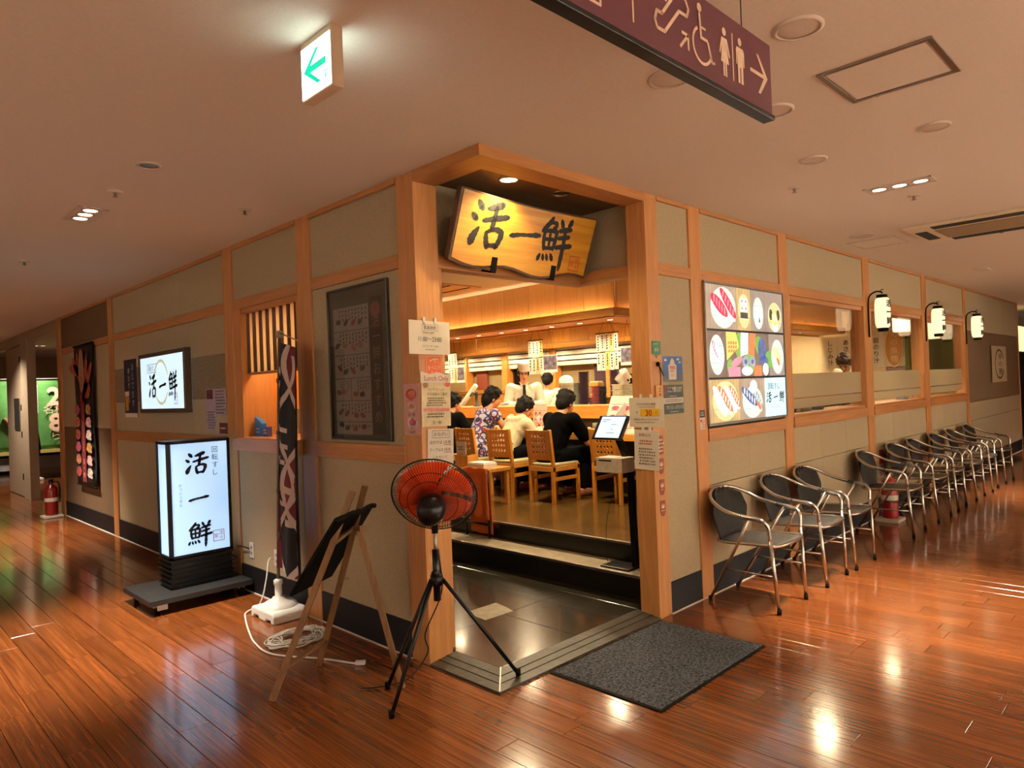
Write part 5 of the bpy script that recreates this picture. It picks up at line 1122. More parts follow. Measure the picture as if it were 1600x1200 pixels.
# ================================================================ INSIDE THE RESTAURANT
FZ = .3415
DARKP = mat('counter_dark', '120e0b', .5, 0, .2, 20)
t = thing('sushi_counter', 'long honey wood sushi counter with raised ledge behind the diners', 'counter')
OAKY = wood('honey_wood_y', 'b5752c', 'd59a48', 1, .35, 1, .15, .03, .04)
def cb(nm, x0, x1, y0, y1, z0, z1, m, bv=.004): b = MB(); b.box(x0, x1, y0, y1, z0, z1); return b.build(nm, m, t, bevel=bv)
cb('table_top', 5.72, 6.15, 3.85, 11, .925, .995, OAKY); cb('table_top', 6.15, 12.3, 3.85, 4.25, .925, .995, OAKX)
cb('front_panel', 6.0, 6.05, 4.05, 11, FZ, .925, DARKP, 0); cb('front_panel', 6.05, 12.3, 4.05, 4.1, FZ, .925, DARKP, 0)
cb('lane_ledge', 6.12, 6.52, 4.2, 11, 1.13, 1.275, OAKY); cb('lane_ledge', 6.52, 12.3, 4.2, 4.6, 1.13, 1.275, OAKX)
cb('lane_riser', 6.16, 6.42, 4.25, 11, .995, 1.13, DARKP, 0); cb('lane_riser', 6.42, 12.3, 4.25, 4.5, .995, 1.13, DARKP, 0)
cb('kitchen_side', 6.42, 6.46, 4.5, 11, 0, 1.13, DARKP, 0)
t = thing('kitchen_worktop', 'steel worktop behind the sushi counter ledge carrying plates', 'worktop'); cb('top', 6.56, 7.0, 4.9, 11, 1.20, 1.235, STEELD); cb('body', 6.6, 6.96, 4.9, 11, 0.15, 1.20, DARKP, 0)
# ---- canopy over the counter
t = thing('counter_canopy', 'orange-lit wooden canopy running above the sushi counter with downlights', 'canopy')
FAS = wood('canopy_board', 'd09a58', 'deae70', 2, .45, .5, 0, .02, .05)
y = 4.46
while y < 11.3:
    cb('fascia_board', 6.0, 6.02, y+.003, min(y+.417, 11.4), 2.30, HC-.003, FAS, .001); y += .42
x = 6.02
while x < 12.4:
    cb('fascia_board', x+.002, min(x+.438, 12.4), 4.44, 4.46, 2.30, HC-.003, FAS, .001); x += .44
cb('band', 5.90, 5.93, 4.40, 11.4, 2.225, 2.315, OAKY); cb('band', 5.93, 12.4, 4.38, 4.41, 2.225, 2.315, OAKX)
SOF2 = mat('soffit_cream', 'c99a72', .6, 0, .04, 10)
cb('soffit', 5.93, 6.36, 4.41, 11.4, 2.215, 2.228, SOF2, 0); cb('soffit', 6.36, 12.4, 4.41, 4.84, 2.215, 2.228, SOF2, 0)
cb('inner_lip', 6.34, 6.37, 4.84, 11.4, 2.19, 2.27, OAKY); cb('inner_lip', 6.37, 12.4, 4.82, 4.85, 2.19, 2.27, OAKX)
cb('cove_tube', 5.945, 5.965, 4.5, 11.3, 2.232, 2.248, glow('cove_tube', (1, .70, .36), 42), 0); cb('cove_tube', 6.1, 12.3, 4.418, 4.432, 2.232, 2.248, glow('cove_tube', (1, .70, .36), 42), 0)
for k in range(15):
    p = (6.13, 4.62+k*.43) if k < 11 else (7.2+(k-11)*1.3, 4.62)
    b = MB(); b.lathe([(.045, 0), (.045, -.005), (.036, -.006)], 18); o = b.build('downlight_ring', STEEL, t, True); o.location = (p[0], p[1], 2.215)
    b = MB(); b.lathe([(.036, -.003), (0, -.004)], 18); q = b.build('downlight_lens', glow('canopy_lens', (1, .78, .48), 14), o)
    spot('lamp_light', (p[0], p[1], 2.195), L_HOOD, (1, .76, .46), 125, .7, .04, (0, 0, -1), t)
# rear canopy over the chefs
t = thing('rear_canopy', 'wooden rear canopy of upright boards behind the chefs', 'canopy')
y = 5.62
while y < 11.3:
    cb('fascia_board', 8.28, 8.30, y+.002, min(y+.348, 11.4), 2.19, HC-.003, OAK, .001); y += .35
cb('band', 8.26, 8.30, 5.62, 11.4, 2.12, 2.19, OAKY); cb('soffit', 8.30, 8.85, 5.62, 11.4, 2.15, 2.165, SOF2, 0)
for k in range(9):
    yy = 5.95+k*.6; b = MB(); b.lathe([(.045, 0), (.045, -.005), (.036, -.006)], 16); o = b.build('downlight_ring', STEEL, t, True); o.location = (8.62, yy, 2.15)
    b = MB(); b.lathe([(.036, -.003), (0, -.004)], 16); b.build('downlight_lens', glow('canopy_lens', (1, .78, .48), 14), o)
    spot('lamp_light', (8.62, yy, 2.13), L_HOOD*1.2, (1, .80, .54), 165, .6, .04, (.2, 0, -1), t)
t = thing('hanging_cable', 'thin pale cable stretched across the kitchen below the canopy', 'cable'); b = MB(); b.tube([(6.6, 7.35, 2.075), (6.6, 5.9, 2.06), (6.6, 4.9, 2.045)], .005, 6); b.build('cable_line', PAPER, t); b = MB(); b.cyl((6.6, 7.35, 2.075), (6.6, 7.35, HC), .003, n=5); b.cyl((6.6, 4.9, 2.045), (6.6, 4.9, HC), .003, n=5); b.build('hanger', PAPER, t)
# back shelving wall
t = thing('back_shelving', 'wooden back wall unit with white slats, posts and olive panels behind the chefs', 'shelving')
for k in range(4):
    z = 1.86+k*.088; cb('white_slat', 8.93-.012*k, 9.03, 5.65, 11.4, z, z+.068, mat('slat_white', 'd9cbae', .6), .002)
for yc, w in ((9.13, .13), (7.95, .12), (10.2, .05), (6.75, .12), (5.75, .12)): cb('post', 8.86, 9.03, yc-w/2, yc+w/2, 0, 2.15, OAK)
cb('bench_rail', 8.6, 9.04, 8.6, 11.4, 1.42, 1.49, OAKY); cb('bench_front', 8.62, 8.66, 8.6, 11.4, .2, 1.42, OAK, 0); cb('bench_rail', 8.75, 9.04, 5.65, 8.6, 1.30, 1.36, OAKY)
cb('red_panel', 9.0, 9.04, 9.75, 10.05, 1.49, 1.86, mat('rust_panel', '7a3a20', .7)); cb('dark_panel', 9.0, 9.04, 8.85, 9.02, 1.36, 1.86, BLACKM); cb('dark_panel', 9.0, 9.04, 6.9, 7.15, 1.36, 1.86, mat('plum_dark', '3a2028', .7))
# ---- wooden dining chairs with pierced backs
CW = wood('chair_wood', 'b5721f', 'd08f38', 2, .38, 1, .1, .03, .06)
def holed_board(w, h, nx, nz, r, th, mx, mz0, mz1):
    b = MB(); cw, chh = (w-2*mx)/nx, (h-mz0-mz1)/nz
    for s, y in ((1, -th/2), (-1, th/2)):
        def f(q): b.add([(p[0], y, p[1]) for p in (q if s > 0 else q[::-1])], [tuple(range(len(q)))])
        f(rect(-w/2, w/2, 0, mz0)); f(rect(-w/2, w/2, h-mz1, h)); f(rect(-w/2, -w/2+mx, mz0, h-mz1)); f(rect(w/2-mx, w/2, mz0, h-mz1))
        for i in range(nx):
            for j in range(nz):
                cx, cz = -w/2+mx+cw*(i+.5), mz0+chh*(j+.5); N_ = 12
                ou = []
                for k in range(N_):
                    a = 2*PI*k/N_; d = max(abs(math.cos(a))/(cw/2), abs(math.sin(a))/(chh/2)); ou.append((cx+math.cos(a)/d, cz+math.sin(a)/d))
                inn = [(cx+r*math.cos(2*PI*k/N_), cz+r*math.sin(2*PI*k/N_)) for k in range(N_)]
                for k in range(N_):
                    l = (k+1) % N_; f([ou[k], ou[l], inn[l], inn[k]])
                for cxs in ((cw/2, chh/2), (-cw/2, chh/2), (-cw/2, -chh/2), (cw/2, -chh/2)):
                    a = math.atan2(cxs[1], cxs[0]); cor = (cx+cxs[0], cz+cxs[1])
                    near = sorted(ou, key=lambda p: (p[0]-cor[0])**2+(p[1]-cor[1])**2)[:2]
                    q = [near[0], cor, near[1]]
                    if (q[1][0]-q[0][0])*(q[2][1]-q[0][1])-(q[1][1]-q[0][1])*(q[2][0]-q[0][0]) < 0: q = q[::-1]
                    f(q)
                if s > 0:
                    for k in range(N_):
                        l = (k+1) % N_; b.add([(inn[k][0], -th/2, inn[k][1]), (inn[l][0], -th/2, inn[l][1]), (inn[l][0], th/2, inn[l][1]), (inn[k][0], th/2, inn[k][1])], [(0, 1, 2, 3)])
    b.add([(-w/2, -th/2, h), (w/2, -th/2, h), (w/2, th/2, h), (-w/2, th/2, h)], [(0, 1, 2, 3)]); b.add([(-w/2, -th/2, 0), (w/2, -th/2, 0), (w/2, th/2, 0), (-w/2, th/2, 0)], [(3, 2, 1, 0)])
    return b
def dining_chair():
    t = thing('dining_chair', '', 'chair', (0, 0, 0), PI/2, 'wooden dining chairs at the sushi counter')
    for s in (-1, 1):
        b = MB(); b.bar((s*.178, .19, 0), (s*.178, .185, .40), .036, .036, (0, 1, 0)); b.bar((s*.178, .185, .40), (s*.178, .225, .735), .036, .034, (0, 1, 0)); b.build('back_leg', CW, t, bevel=.003)
        b = MB(); b.bar((s*.178, -.19, 0), (s*.178, -.185, .375), .036, .036, (0, 1, 0)); b.build('leg', CW, t, bevel=.003)
        b = MB(); b.box(s*.178-.012, s*.178+.012, -.18, .18, .22, .255); b.build('stretcher', CW, t, bevel=.002)
    b = MB(); b.box(-.196, .196, -.205, .205, .315, .365); b.build('seat_frame', OAKX, t, bevel=.003)
    b = MB(); b.box(-.185, .185, -.20, .175, .365, .392); b.build('seat_pad', mat('pad_cream', 'b0a878', .7, 0, .08, 30), t, bevel=.01)
    o = holed_board(.322, .30, 5, 4, .0155, .016, .045, .05, .03).build('backrest', CW, t); o.location = (0, .200, .43); o.rotation_euler[0] = -.10
    return t
ch = dining_chair()
for i, (x, y, lb) in enumerate(((5.30, 4.78, 'wooden chair with pierced back under the diner in the black shirt'), (5.32, 5.40, 'wooden chair with pierced back under the diner in the cream hoodie'), (5.36, 5.97, 'wooden chair with pierced back under the diner in the patterned dress'), (5.56, 4.17, 'empty wooden chair with pierced back behind the tablet stand'), (5.40, 6.66, 'wooden chair with pierced back under the leftmost diner by the post'))):
    o = ch if i == 0 else copy_tree(ch)
    o.location = (x, y, FZ); o.scale = (.86, 1, 1); o.rotation_euler[2] = PI/2+(.0, .06, -.05, .05, 0)[i]; o['label'] = lb
# ---- things on the counter
def menu_card(x, y, z, w, h, rz, lb, tilt=.25):
    t = thing('menu_card', lb, 'menu', (x, y, z), rz); M = Matrix.Rotation(-tilt, 4, 'X')
    b = MB(); b.box(-w/2, w/2, -.004, .004, 0, h, M); b.build('card', mat('menu_pink', 'd8b8a8', .5, 0, .1, 15), t)
    b = MB(); b.bar((0, 0, h*.6), (0, h*.45, 0), w*.5, .004, (1, 0, 0)); b.build('stand', WHITEP, t)
    R = random.Random(int(x*100+y*10)); sub = []
    for k in range(8):
        cx, cz = (-.3+.3*(k % 3))*w, h*(.2+.24*(k//3)); sub.append([(M @ Vector((p[0], -.0052, p[1]))) for p in ellipse(cx, cz, w*.11, h*.06, 10)])
    for P_ in sub: b = MB(); b.add(P_, [tuple(range(len(P_)))]); b.build('dish_print', FP[R.randrange(6)], t)
    b = MB()
    for k in range(5): P_ = [M @ Vector(p) for p in ((-.42*w, -.0052, h*(.13+.16*k)), (.42*w, -.0052, h*(.13+.16*k)), (.42*w, -.0052, h*(.145+.16*k)), (-.42*w, -.0052, h*(.145+.16*k)))]; b.add(P_, [(0, 1, 2, 3)])
    b.build('red_print', RED, t)
menu_card(5.80, 4.30, .995, .46, .42, LEFT, 'large red and white laminated menu standing behind the tablet', .45)
menu_card(5.92, 5.55, .995, .21, .30, LEFT, 'pink menu card standing on the counter beside the hoodie diner', .12)
def cup(x, y, z, r, h, m, lb, nm='tea_cup'):
    t = thing(nm, lb, 'cup', (x, y, z), 0, 'cups on the counter'); b = MB(); b.lathe([(0, 0), (r*.8, 0), (r, h*.3), (r, h), (r*.9, h), (r*.88, h*.2), (0, h*.15)], 18); b.build('body', m, t, True); b = MB(); b.lathe([(r*.995, h*.97), (r*1.03, h*.985), (r*.995, h)], 18); b.build('rim', m, t, True)
OLV = mat('cup_olive', '6a6a48', .4, 0, .1, 20)
cup(5.98, 4.76, .995, .035, .095, OLV, 'olive tea cup on the counter right of the black-shirted diner'); cup(5.98, 4.68, .995, .035, .095, OLV, 'olive tea cup next to another cup, nearer the tablet'); cup(6.3, 4.62, 1.275, .03, .10, mat('cup_tan', 'b08a5a', .4), 'tall tan cup standing on the raised counter ledge'); cup(5.95, 6.05, .995, .03, .11, WHITEP, 'white cup on the counter in front of the dress diner')
t = thing('napkin_holder', 'small white napkin holder on the counter near the empty chair', 'napkin holder', (5.92, 4.55, .995), LEFT); b = MB(); b.box(-.04, .04, -.03, .03, 0, .09); b.build('holder', WHITEP, t, bevel=.006); b = MB(); b.box(-.03, .03, -.02, .02, .08, .115); b.build('napkin', PAPER, t)
# plates: stacks, one object per plate
PL = {}
def plate_stack(x, y, z, n, r, m, lb, grp, st=.017):
    b = MB(); b.lathe([(0, 0), (r*.6, 0), (r, st*.75), (r, st*.95), (r*.92, st*.95), (r*.55, st*.3), (0, st*.3)], 20); me = b.mesh('plate', True); me.materials.append(m)
    R = random.Random(n)
    for k in range(n):
        o = bpy.data.objects.new('plate', me); COL.objects.link(o); o.location = (x+R.uniform(-.003, .003), y+R.uniform(-.003, .003), z+k*st); tag(o, lb, 'plate', grp)
PUR = mat('plate_purple', '4a3550', .35, 0, .1, 20); PNK = mat('plate_pink', 'a8545c', .35); DRK = mat('plate_dark', '1c2228', .35); PUR2 = mat('plate_violet', '503a5c', .35)
plate_stack(6.78, 5.56, 1.235, 26, .075, PUR, 'purple sushi plate in the tall stack beside the pale box', 'purple plates beside the box')
plate_stack(6.78, 5.36, 1.235, 15, .08, PNK, 'pink sushi plate in the short stack between purple stacks', 'pink plates')
plate_stack(6.74, 5.235, 1.235, 15, .05, DRK, 'dark sushi plate in the narrow stack beside the pink plates', 'dark plates', .0165)
plate_stack(6.80, 5.10, 1.235, 29, .065, PUR2, 'violet sushi plate in the tallest stack near the bowed chef', 'violet plates near the chef')
plate_stack(6.72, 6.62, 1.235, 5, .08, PNK, 'pink sushi plate in the low stack before the front chef', 'pink plates before the chef'); plate_stack(6.72, 6.95, 1.235, 4, .08, WHITEP, 'white plate in the low stack beside the front chef', 'white plates before the chef')
t = thing('supply_box', 'pale grey-green box on the worktop beside the purple plates', 'box', (6.80, 5.76, 1.235)); b = MB(); b.box(-.12, .12, -.115, .115, 0, .30); b.build('body', mat('box_sage', '9a9f8c', .6), t, bevel=.006); b = MB(); b.box(-.125, .125, -.12, .12, .27, .31); b.build('lid', mat('box_sage', '9a9f8c', .6), t, bevel=.006)
for k in range(4):
    t = thing('food_tub', ('lowest pale tub in the stack by the bowed chef', 'second pale tub up in the stack by the bowed chef', 'third pale tub up in the stack by the bowed chef', 'topmost pale tub in the stack by the bowed chef')[k], 'tub', (6.8, 4.985, 1.235+k*.068), 0, 'pale tubs by the bowed chef'); b = MB(); b.box(-.09, .09, -.085, .085, 0, .055); b.build('tub', mat('tub_green', 'a9ad8f', .5), t, bevel=.006); b = MB(); b.box(-.095, .095, -.09, .09, .055, .064); b.build('lid', WHITEP, t, bevel=.002)
for x, y, m, lb in ((6.78, 5.36, 'c9a24a', 'small yellow tray on top of the pink plates'),):
    t = thing('small_tray', lb, 'tray', (x, y, 1.235+15*.017+.001)); b = MB(); b.box(-.06, .06, -.07, .07, 0, .045); b.build('tray', mat('tray_yellow', m, .5), t, bevel=.004); b = MB(); b.box(-.05, .05, -.06, .06, .045, .06); b.build('contents', PAPER, t, bevel=.004)
t = thing('rolled_screen', 'leaning cream roll propped behind the counter left of the front chef', 'roll', (6.72, 7.75, 1.268)); b = MB(); b.tube([(0, .12, .0), (.02, -.2, .30)], .035, 14); b.build('roll', PAPER, t, True); b = MB(); b.cyl((0, .13, -.005+.006), (0, .12, .012), .045, n=14); b.build('end_cap', RED, t)
t = thing('grey_dispenser', 'dark tap dispenser on the counter ledge above the patterned dress', 'dispenser', (6.3, 7.05, 1.275)); b = MB(); b.lathe([(.05, 0), (.05, .02), (.018, .03), (.018, .17), (.03, .19), (0, .2)], 16); b.build('column', mat('tap_grey', '3c3c46', .3, .5), t, True); b = MB(); b.tube([(0, 0, .17), (-.06, .02, .19), (-.09, .03, .14)], .012, 8); b.build('spout', mat('tap_grey', '3c3c46', .3, .5), t, True)
# ---- hanging menu slips
def hang(x, y0, cols, rows, lb, photo=None, z1=2.09, w=.062, h=.20):
    t = thing('hanging_menu', lb, 'menu', (x, y0, z1), LEFT, 'paper menu slips hanging from the canopy')
    W2 = cols*w
    for sx in (.15, .85):
        b = MB(); b.cyl((W2*sx, 0, 0), (W2*(.3+.4*sx), 0, 2.215-z1), .002, n=5); b.build('string', INK, t)
    b = MB(); b.box(-.005, W2+.005, -.004, .004, -.006, .004); b.build('bar', BLACKM, t)
    R = random.Random(int(y0*100))
    for r in range(rows):
        for c in range(cols):
            zz = -.006-r*(h+.01)-R.uniform(0, .01); b = MB(); b.box(c*w+.003, (c+1)*w-.003, -.003-.001*(c % 2), -.001, zz-h, zz); s = b.build('slip', PAPER if (c+r) % 4 != 3 else mat('slip_yellow', 'd9bb78', .8), t)
            print_rows(s, c*w+.014, (c+1)*w-.014, zz-h+.03, zz-.015, 1, INK, -.006, True, .7, seed=c+r*7+int(y0*10))
    if photo:
        px0, pz0, pw, ph = photo; b = MB(); b.box(px0, px0+pw, -.008, -.005, pz0-ph, pz0); q = b.build('photo', WHITEP, t)
        flat(q, 'photo_print', [rect(px0+.008, px0+pw-.008, pz0-ph+.035, pz0-.008)], mat('photo_fish', '6a6470', .5, 0, .7, 22), -.009)
        for k in range(2): b = MB(); b.cyl((px0+pw*(.2+.6*k), -.006, pz0), (px0+pw*.5, -.006, 2.215-z1), .0015, n=4); b.build('string', INK, t)
hang(6.3, 6.04, 4, 2, 'hanging menu slips in two rows beside the standing chef', (.25, -.20, .23, .21))
hang(6.3, 4.96, 5, 2, 'hanging menu slips in two rows nearest the right post', (.34, -.18, .20, .20))
hang(6.3, 7.62, 3, 2, 'hanging menu slips beside the left post with a checked sheet', (.19, -.20, .16, .22), 2.03)
# ---- tablet stand on the step
t = thing('tablet_stand', 'black check-in tablet stand with glowing screen and white ticket box on the step', 'tablet stand', (4.03, 3.0, .197))
b = MB(); b.box(-.10, .10, -.11, .14, 0, .014); b.build('base_plate', BLACK, t, bevel=.006)
b = MB(); b.bar((.03, -.08, .012), (.02, -.07, .72), .04, .045, (1, 0, 0)); b.bar((.02, -.07, .72), (.01, .02, .93), .04, .045, (1, 0, 0)); b.build('column', BLACK, t, bevel=.004)
Mt = Matrix.Translation((-.02, .055, .995)) @ Matrix.Rotation(LEFT, 4, 'Z') @ Matrix.Rotation(-.62, 4, 'X')
b = MB(); b.box(-.135, .135, -.006, .008, -.10, .10, Mt); b.build('tablet', BLACK, t, bevel=.006)
b = MB(); b.box(-.105, .105, -.0075, -.006, -.088, .088, Mt); sc_ = b.build('display', glow('tablet_glow', (.62, .80, 1), .95), t)
b = MB()
for z, x0, x1 in ((.06, -.09, -.02), (.045, -.09, -.05), (.02, .0, .05), (-.02, .01, .03), (-.05, -.02, .05)): b.add([Mt @ Vector(p) for p in ((x0, -.0082, z), (x1, -.0082, z), (x1, -.0082, z+.004), (x0, -.0082, z+.004))], [(0, 1, 2, 3)])
b.build('screen_text', GREYINK, sc_)
b = MB(); b.box(-.13, .02, -.11, .115, .685, .79); bx_ = b.build('ticket_box', mat('ticket_box', 'c9bfb0', .5), t, bevel=.004); b = MB(); b.box(-.1315, -.129, -.02, .09, .765, .775); b.build('slot', BLACKM, bx_)
b = MB(); b.tube(smooth_path([(.0, .05, .6), (-.03, .12, .3), (-.02, .13, .02)], 6), .002, 5); b.build('cord', BLACK, t)
# ---- towel rail, small desk by the step
t = thing('step_rail', 'low black metal rail at the left end of the step', 'rail', (4.10, 4.64, .197))
for y in (-.15, .15): b = MB(); b.cyl((0, y, 0), (0, y, .60), .010, n=10); b.build('post', BLACK, t, True)
for z in (.60, .12): b = MB(); b.cyl((0, -.15, z), (0, .15, z), .010, n=10); b.build('bar', BLACK, t, True)
t = thing('orange_towel', 'orange towel hanging in folds over the low black rail', 'towel', (4.10, 4.64, .197))
def tw(u, v):
    y = -.16+.29*u+.035*(v if v < .5 else 0)*0; s = v*1.02-.44
    x = (-.016-.055*math.sin(u*13+1)*(max(0, -s))) if s < 0 else (.016+.02*math.sin(u*9)*s)
    z = .612-abs(s)*1.0 if abs(s) > .02 else .612
    return (x-.03*max(0, -s)*math.sin(u*5), y-.06*max(0, -s)*(1-u)-.03*abs(s), z+.03*math.sin(u*3)*max(0, -s))
b = MB(); b.grid(tw, 14, 24); b.build('towel', mat('towel_orange', 'd9682c', .95, 0, .1, 80, .4), t, True, solid=.006)
t = thing('reception_desk', 'small honey wood desk beside the step holding papers', 'desk', (4.72, 5.27, FZ))
b = MB(); b.box(-.18, .18, -.26, .30, .34, .375); b.build('desk_top', OAKY, t, bevel=.003)
for sx in (-.15, .15):
    for sy in (-.23, .27): b = MB(); b.box(sx-.02, sx+.02, sy-.02, sy+.02, 0, .34); b.build('leg', OAK, t, bevel=.002)
t = thing('wood_block_stand', 'square honey wood block on the reception desk', 'stand', (4.66, 5.42, FZ+.376)); b = MB(); b.box(-.06, .06, -.10, .10, 0, .125); b.build('block', OAK, t, bevel=.003); b = MB(); b.box(-.065, .065, -.105, .105, .11, .125); b.build('lip', OAK, t)
t = thing('paper_stack', 'stack of white forms on the reception desk', 'papers', (4.66, 5.17, FZ+.376)); b = MB(); b.box(-.09, .09, -.12, .12, 0, .05); b.build('stack', PAPER, t); b = MB(); b.box(-.08, .08, -.11, .11, .05, .062); b.build('top_sheet', WHITEP, t)
t = thing('desk_card', 'white handwritten card standing on the wood block', 'card', (4.64, 5.46, FZ+.502), LEFT); b = MB(); b.box(-.075, .075, -.002, .002, 0, .13); b.build('card', PAPER, t); print_rows(t, -.05, .05, .04, .09, 2, INK, -.004); b = MB(); b.box(-.05, .05, -.02, .02, 0, .012); b.build('foot', OAK, t)
# ---- seen through the right windows
XW = 12.497
for s, y, z, w, h, lb in (('しじみ汁', 4.68, 1.90, .24, .56, 'white vertical soup poster leftmost on the inner wall through the first window'), ('あさり汁', 4.42, 1.90, .24, .56, 'white vertical soup poster half hidden behind the bowed staff head'), ('岩のり汁', 3.94, 1.90, .24, .56, 'white vertical soup poster seen through the second window')):
    t = sheet('soup_poster', lb, 'poster', XW, y, z, w, h, PAPER, LEFT); t['group'] = 'soup posters on the inner wall'; lettering(t, s, .10, INK, 0, 0, -.004, True, bold=.002)
t = thing('oval_board', 'oval wooden board with pale brushed characters seen through the second window', 'sign', (XW, 3.66, 1.93), LEFT); b = MB(); b.prism(ellipse(0, 0, .14, .32, 28), -.03, 0); b.build('board', OAK, t, bevel=.006); lettering(t, '旬の魚物', .12, PAPER, 0, .02, -.033, True); flat(t, 'rim', ring(0, 0, 1, .08, 0, 2*PI, 30), PAPER, -.032).scale = (.13, 1, .30)
t = sheet('flyer_strip', 'colourful low strip of flyers below the oval board', 'flyer', XW, 3.62, 1.57, .36, .10, mat('flyer', '8a5060', .6, 0, .6, 40), LEFT); print_rows(t, -.16, .16, -.03, .03, 2, PAPER, -.004)
t = thing('noren_curtain', 'olive green curtain hanging in a doorway seen through the third window', 'curtain', (12.40, 2.98, 1.48), LEFT); b = MB(); b.grid(lambda u, v: (-.30+.60*u, .02*math.sin(u*14+v), .62*v), 20, 8); b.build('cloth', mat('noren_olive', '6a7030', .85, 0, .12, 20), t, True, solid=.003); b = MB(); b.cyl((-.34, 0, .62), (.34, 0, .62), .01); b.build('rod', OAKX, t, True)
t = thing('noren_curtain', 'narrow olive green curtain at the right side of the second window view', 'curtain', (12.40, 3.43, 1.48), LEFT); b = MB(); b.grid(lambda u, v: (-.05+.10*u, .02*math.sin(u*8+v), .62*v), 8, 8); b.build('cloth', mat('noren_olive', '6a7030', .85, 0, .12, 20), t, True, solid=.003); b = MB(); b.cyl((-.07, 0, .62), (.07, 0, .62), .01); b.build('rod', OAKX, t, True)
for x, y, z, lb in ((11.4, 3.22, 2.12, 'square white paper lamp hanging inside, seen through the second window'), (11.3, 2.83, 1.98, 'square white paper lamp hanging inside, seen through the third window')):
    t = thing('paper_lamp', lb, 'lamp', (x, y, z), .2, 'square paper lamps inside'); b = MB(); b.box(-.12, .12, -.12, .12, 0, .34); b.build('shade', glow('inner_shade', (1, .80, .50), 1.5), t, bevel=.01)
    b = MB(); b.cyl((0, 0, .34), (0, 0, HC-z), .006, n=8); b.build('cord', BLACK, t)
    for sx in (-.12, .12):
        b = MB(); b.box(sx-.006, sx+.006, -.126, -.118, 0, .34); b.build('frame_bar', OAK, t)
for x, m, w, h, lb, nm in ((6.12, '1c1c20', .16, .07, 'dark tray standing on the first window ledge', 'ledge_tray'), (6.42, '8a7a66', .24, .09, 'brown wire basket on the first window ledge', 'ledge_basket'), (6.78, '4a4a4a', .10, .08, 'small grey box on the first window ledge', 'ledge_box'), (5.95, 'c9c2b0', .16, .06, 'white plastic bag on the first window ledge near the screen', 'ledge_bag'), (9.4, '9aa4b0', .14, .07, 'bluish glass jar at the right end of the second window ledge', 'ledge_jar'), (10.2, '24282e', .4, .05, 'dark flat case on the third window ledge', 'ledge_case')):
    t = thing(nm, lb, 'ledge item', (x, Y0+.18, 1.185)); b = MB(); mm = mat('ledge_'+m, m, .5, 0, .3, 30)
    b.prism([(-w/2, 0), (w/2, 0), (w/2*1.08, h*.6), (w/2*1.02, h), (-w/2*1.02, h), (-w/2*1.08, h*.6)], -.05, .05); b.build('body', mm, t, bevel=.006); b = MB(); b.box(-w/2*.9, w/2*.9, -.045, .045, h, h+.006); b.build('lid', mm, t)
# ---- ceiling inside: slot vents and general lamps
t = thing('ceiling_slot_vent', 'dark slot air vent in the restaurant ceiling seen over the left post', 'vent', (5.2, 6.35, HC)); b = MB(); b.box(-.35, .35, -.30, .30, -.015, 0); b.build('panel', FAS, t, bevel=.004); 
for x in (-.2, -.1, .2): b = MB(); b.box(x-.02, x+.02, -.26, .26, -.018, -.014); b.build('slot', DARKGAP, t)
for k, (x, y) in enumerate(((4.9, 3.6), (4.9, 5.0), (4.9, 7.6), (4.9, 9.5), (7.3, 5.6), (7.3, 7.2), (7.3, 8.8), (8.2, 3.3), (10.6, 3.3), (11.4, 4.9))):
    t = thing('dining_downlight', ('lit downlight in the restaurant ceiling over the entrance step', 'lit downlight in the restaurant ceiling over the dining chairs', 'lit downlight in the ceiling left of the diners', 'far lit downlight in the ceiling at the left of the dining room', 'lit lamp in the ceiling above the plate stacks', 'lit lamp in the ceiling above the front chef', 'lit lamp in the ceiling left of the front chef', 'lit lamp in the ceiling inside the first window', 'lit lamp in the ceiling inside the second window', 'lit lamp in the ceiling before the soup posters')[k], 'ceiling light', (x, y, HC), 0, 'restaurant ceiling lamps')
    b = MB(); b.lathe([(.085, 0), (.085, -.006), (.072, -.009), (.07, -.002)], 24); b.build('ring', CPL, t, True); b = MB(); b.lathe([(.07, -.003), (0, -.004)], 24); b.build('lens', glow('dining_lens', (1, .76, .45), 10), t)
    spot('lamp_light', (0, 0, -.03), L_ROOM, (1, .76, .46), 150, .6, .08, (0, 0, -1), t)
# ================================================================ PEOPLE
def capsule(b, p, q, r0, r1=None):
    r1 = r0 if r1 is None else r1; p, q = Vector(p), Vector(q)
    b.sphere(p, r0, 12, 8); b.sphere(q, r1, 12, 8); b.cyl(p, q, r0, r1, 14)
def fuse(b, name, m, parent, vox=.008, sm=4):
    o = b.build(name, m, parent, True)
    q = o.modifiers.new('fuse', 'REMESH'); q.mode = 'VOXEL'; q.voxel_size = vox; q.use_smooth_shade = True
    q = o.modifiers.new('smooth', 'SMOOTH'); q.iterations = sm; q.factor = .5
    return o
def hand(b, w, d, up, side, curl=.6, spread=1):
    """palm and five fingers from wrist w along direction d; up is the back of the hand, side points to the thumb"""
    w, d, up = Vector(w), Vector(d).normalized(), Vector(up).normalized(); s = Vector(side).normalized()
    k = w+d*.075
    b.sphere(w+d*.045, .030, 10, 7); capsule(b, w, k-s*.018, .022, .017); capsule(b, w, k+s*.018, .022, .017)
    for i, ln in enumerate((.068, .078, .072, .056)):
        o = k+s*(.030-.020*i); a = o+(d*math.cos(curl*.5)-up*math.sin(curl*.5))*ln*.5; c = a+(d*math.cos(curl*1.4)-up*math.sin(curl*1.4))*ln*.5
        capsule(b, o, a, .0095, .0088); capsule(b, a, c, .0088, .0075)
    o = w+d*.025+s*.028; a = o+(d*.6+s*.8-up*.2).normalized()*.034; c = a+(d*.95+s*.25-up*.3).normalized()*.03
    capsule(b, o, a, .0125, .0105); capsule(b, a, c, .0105, .0085)
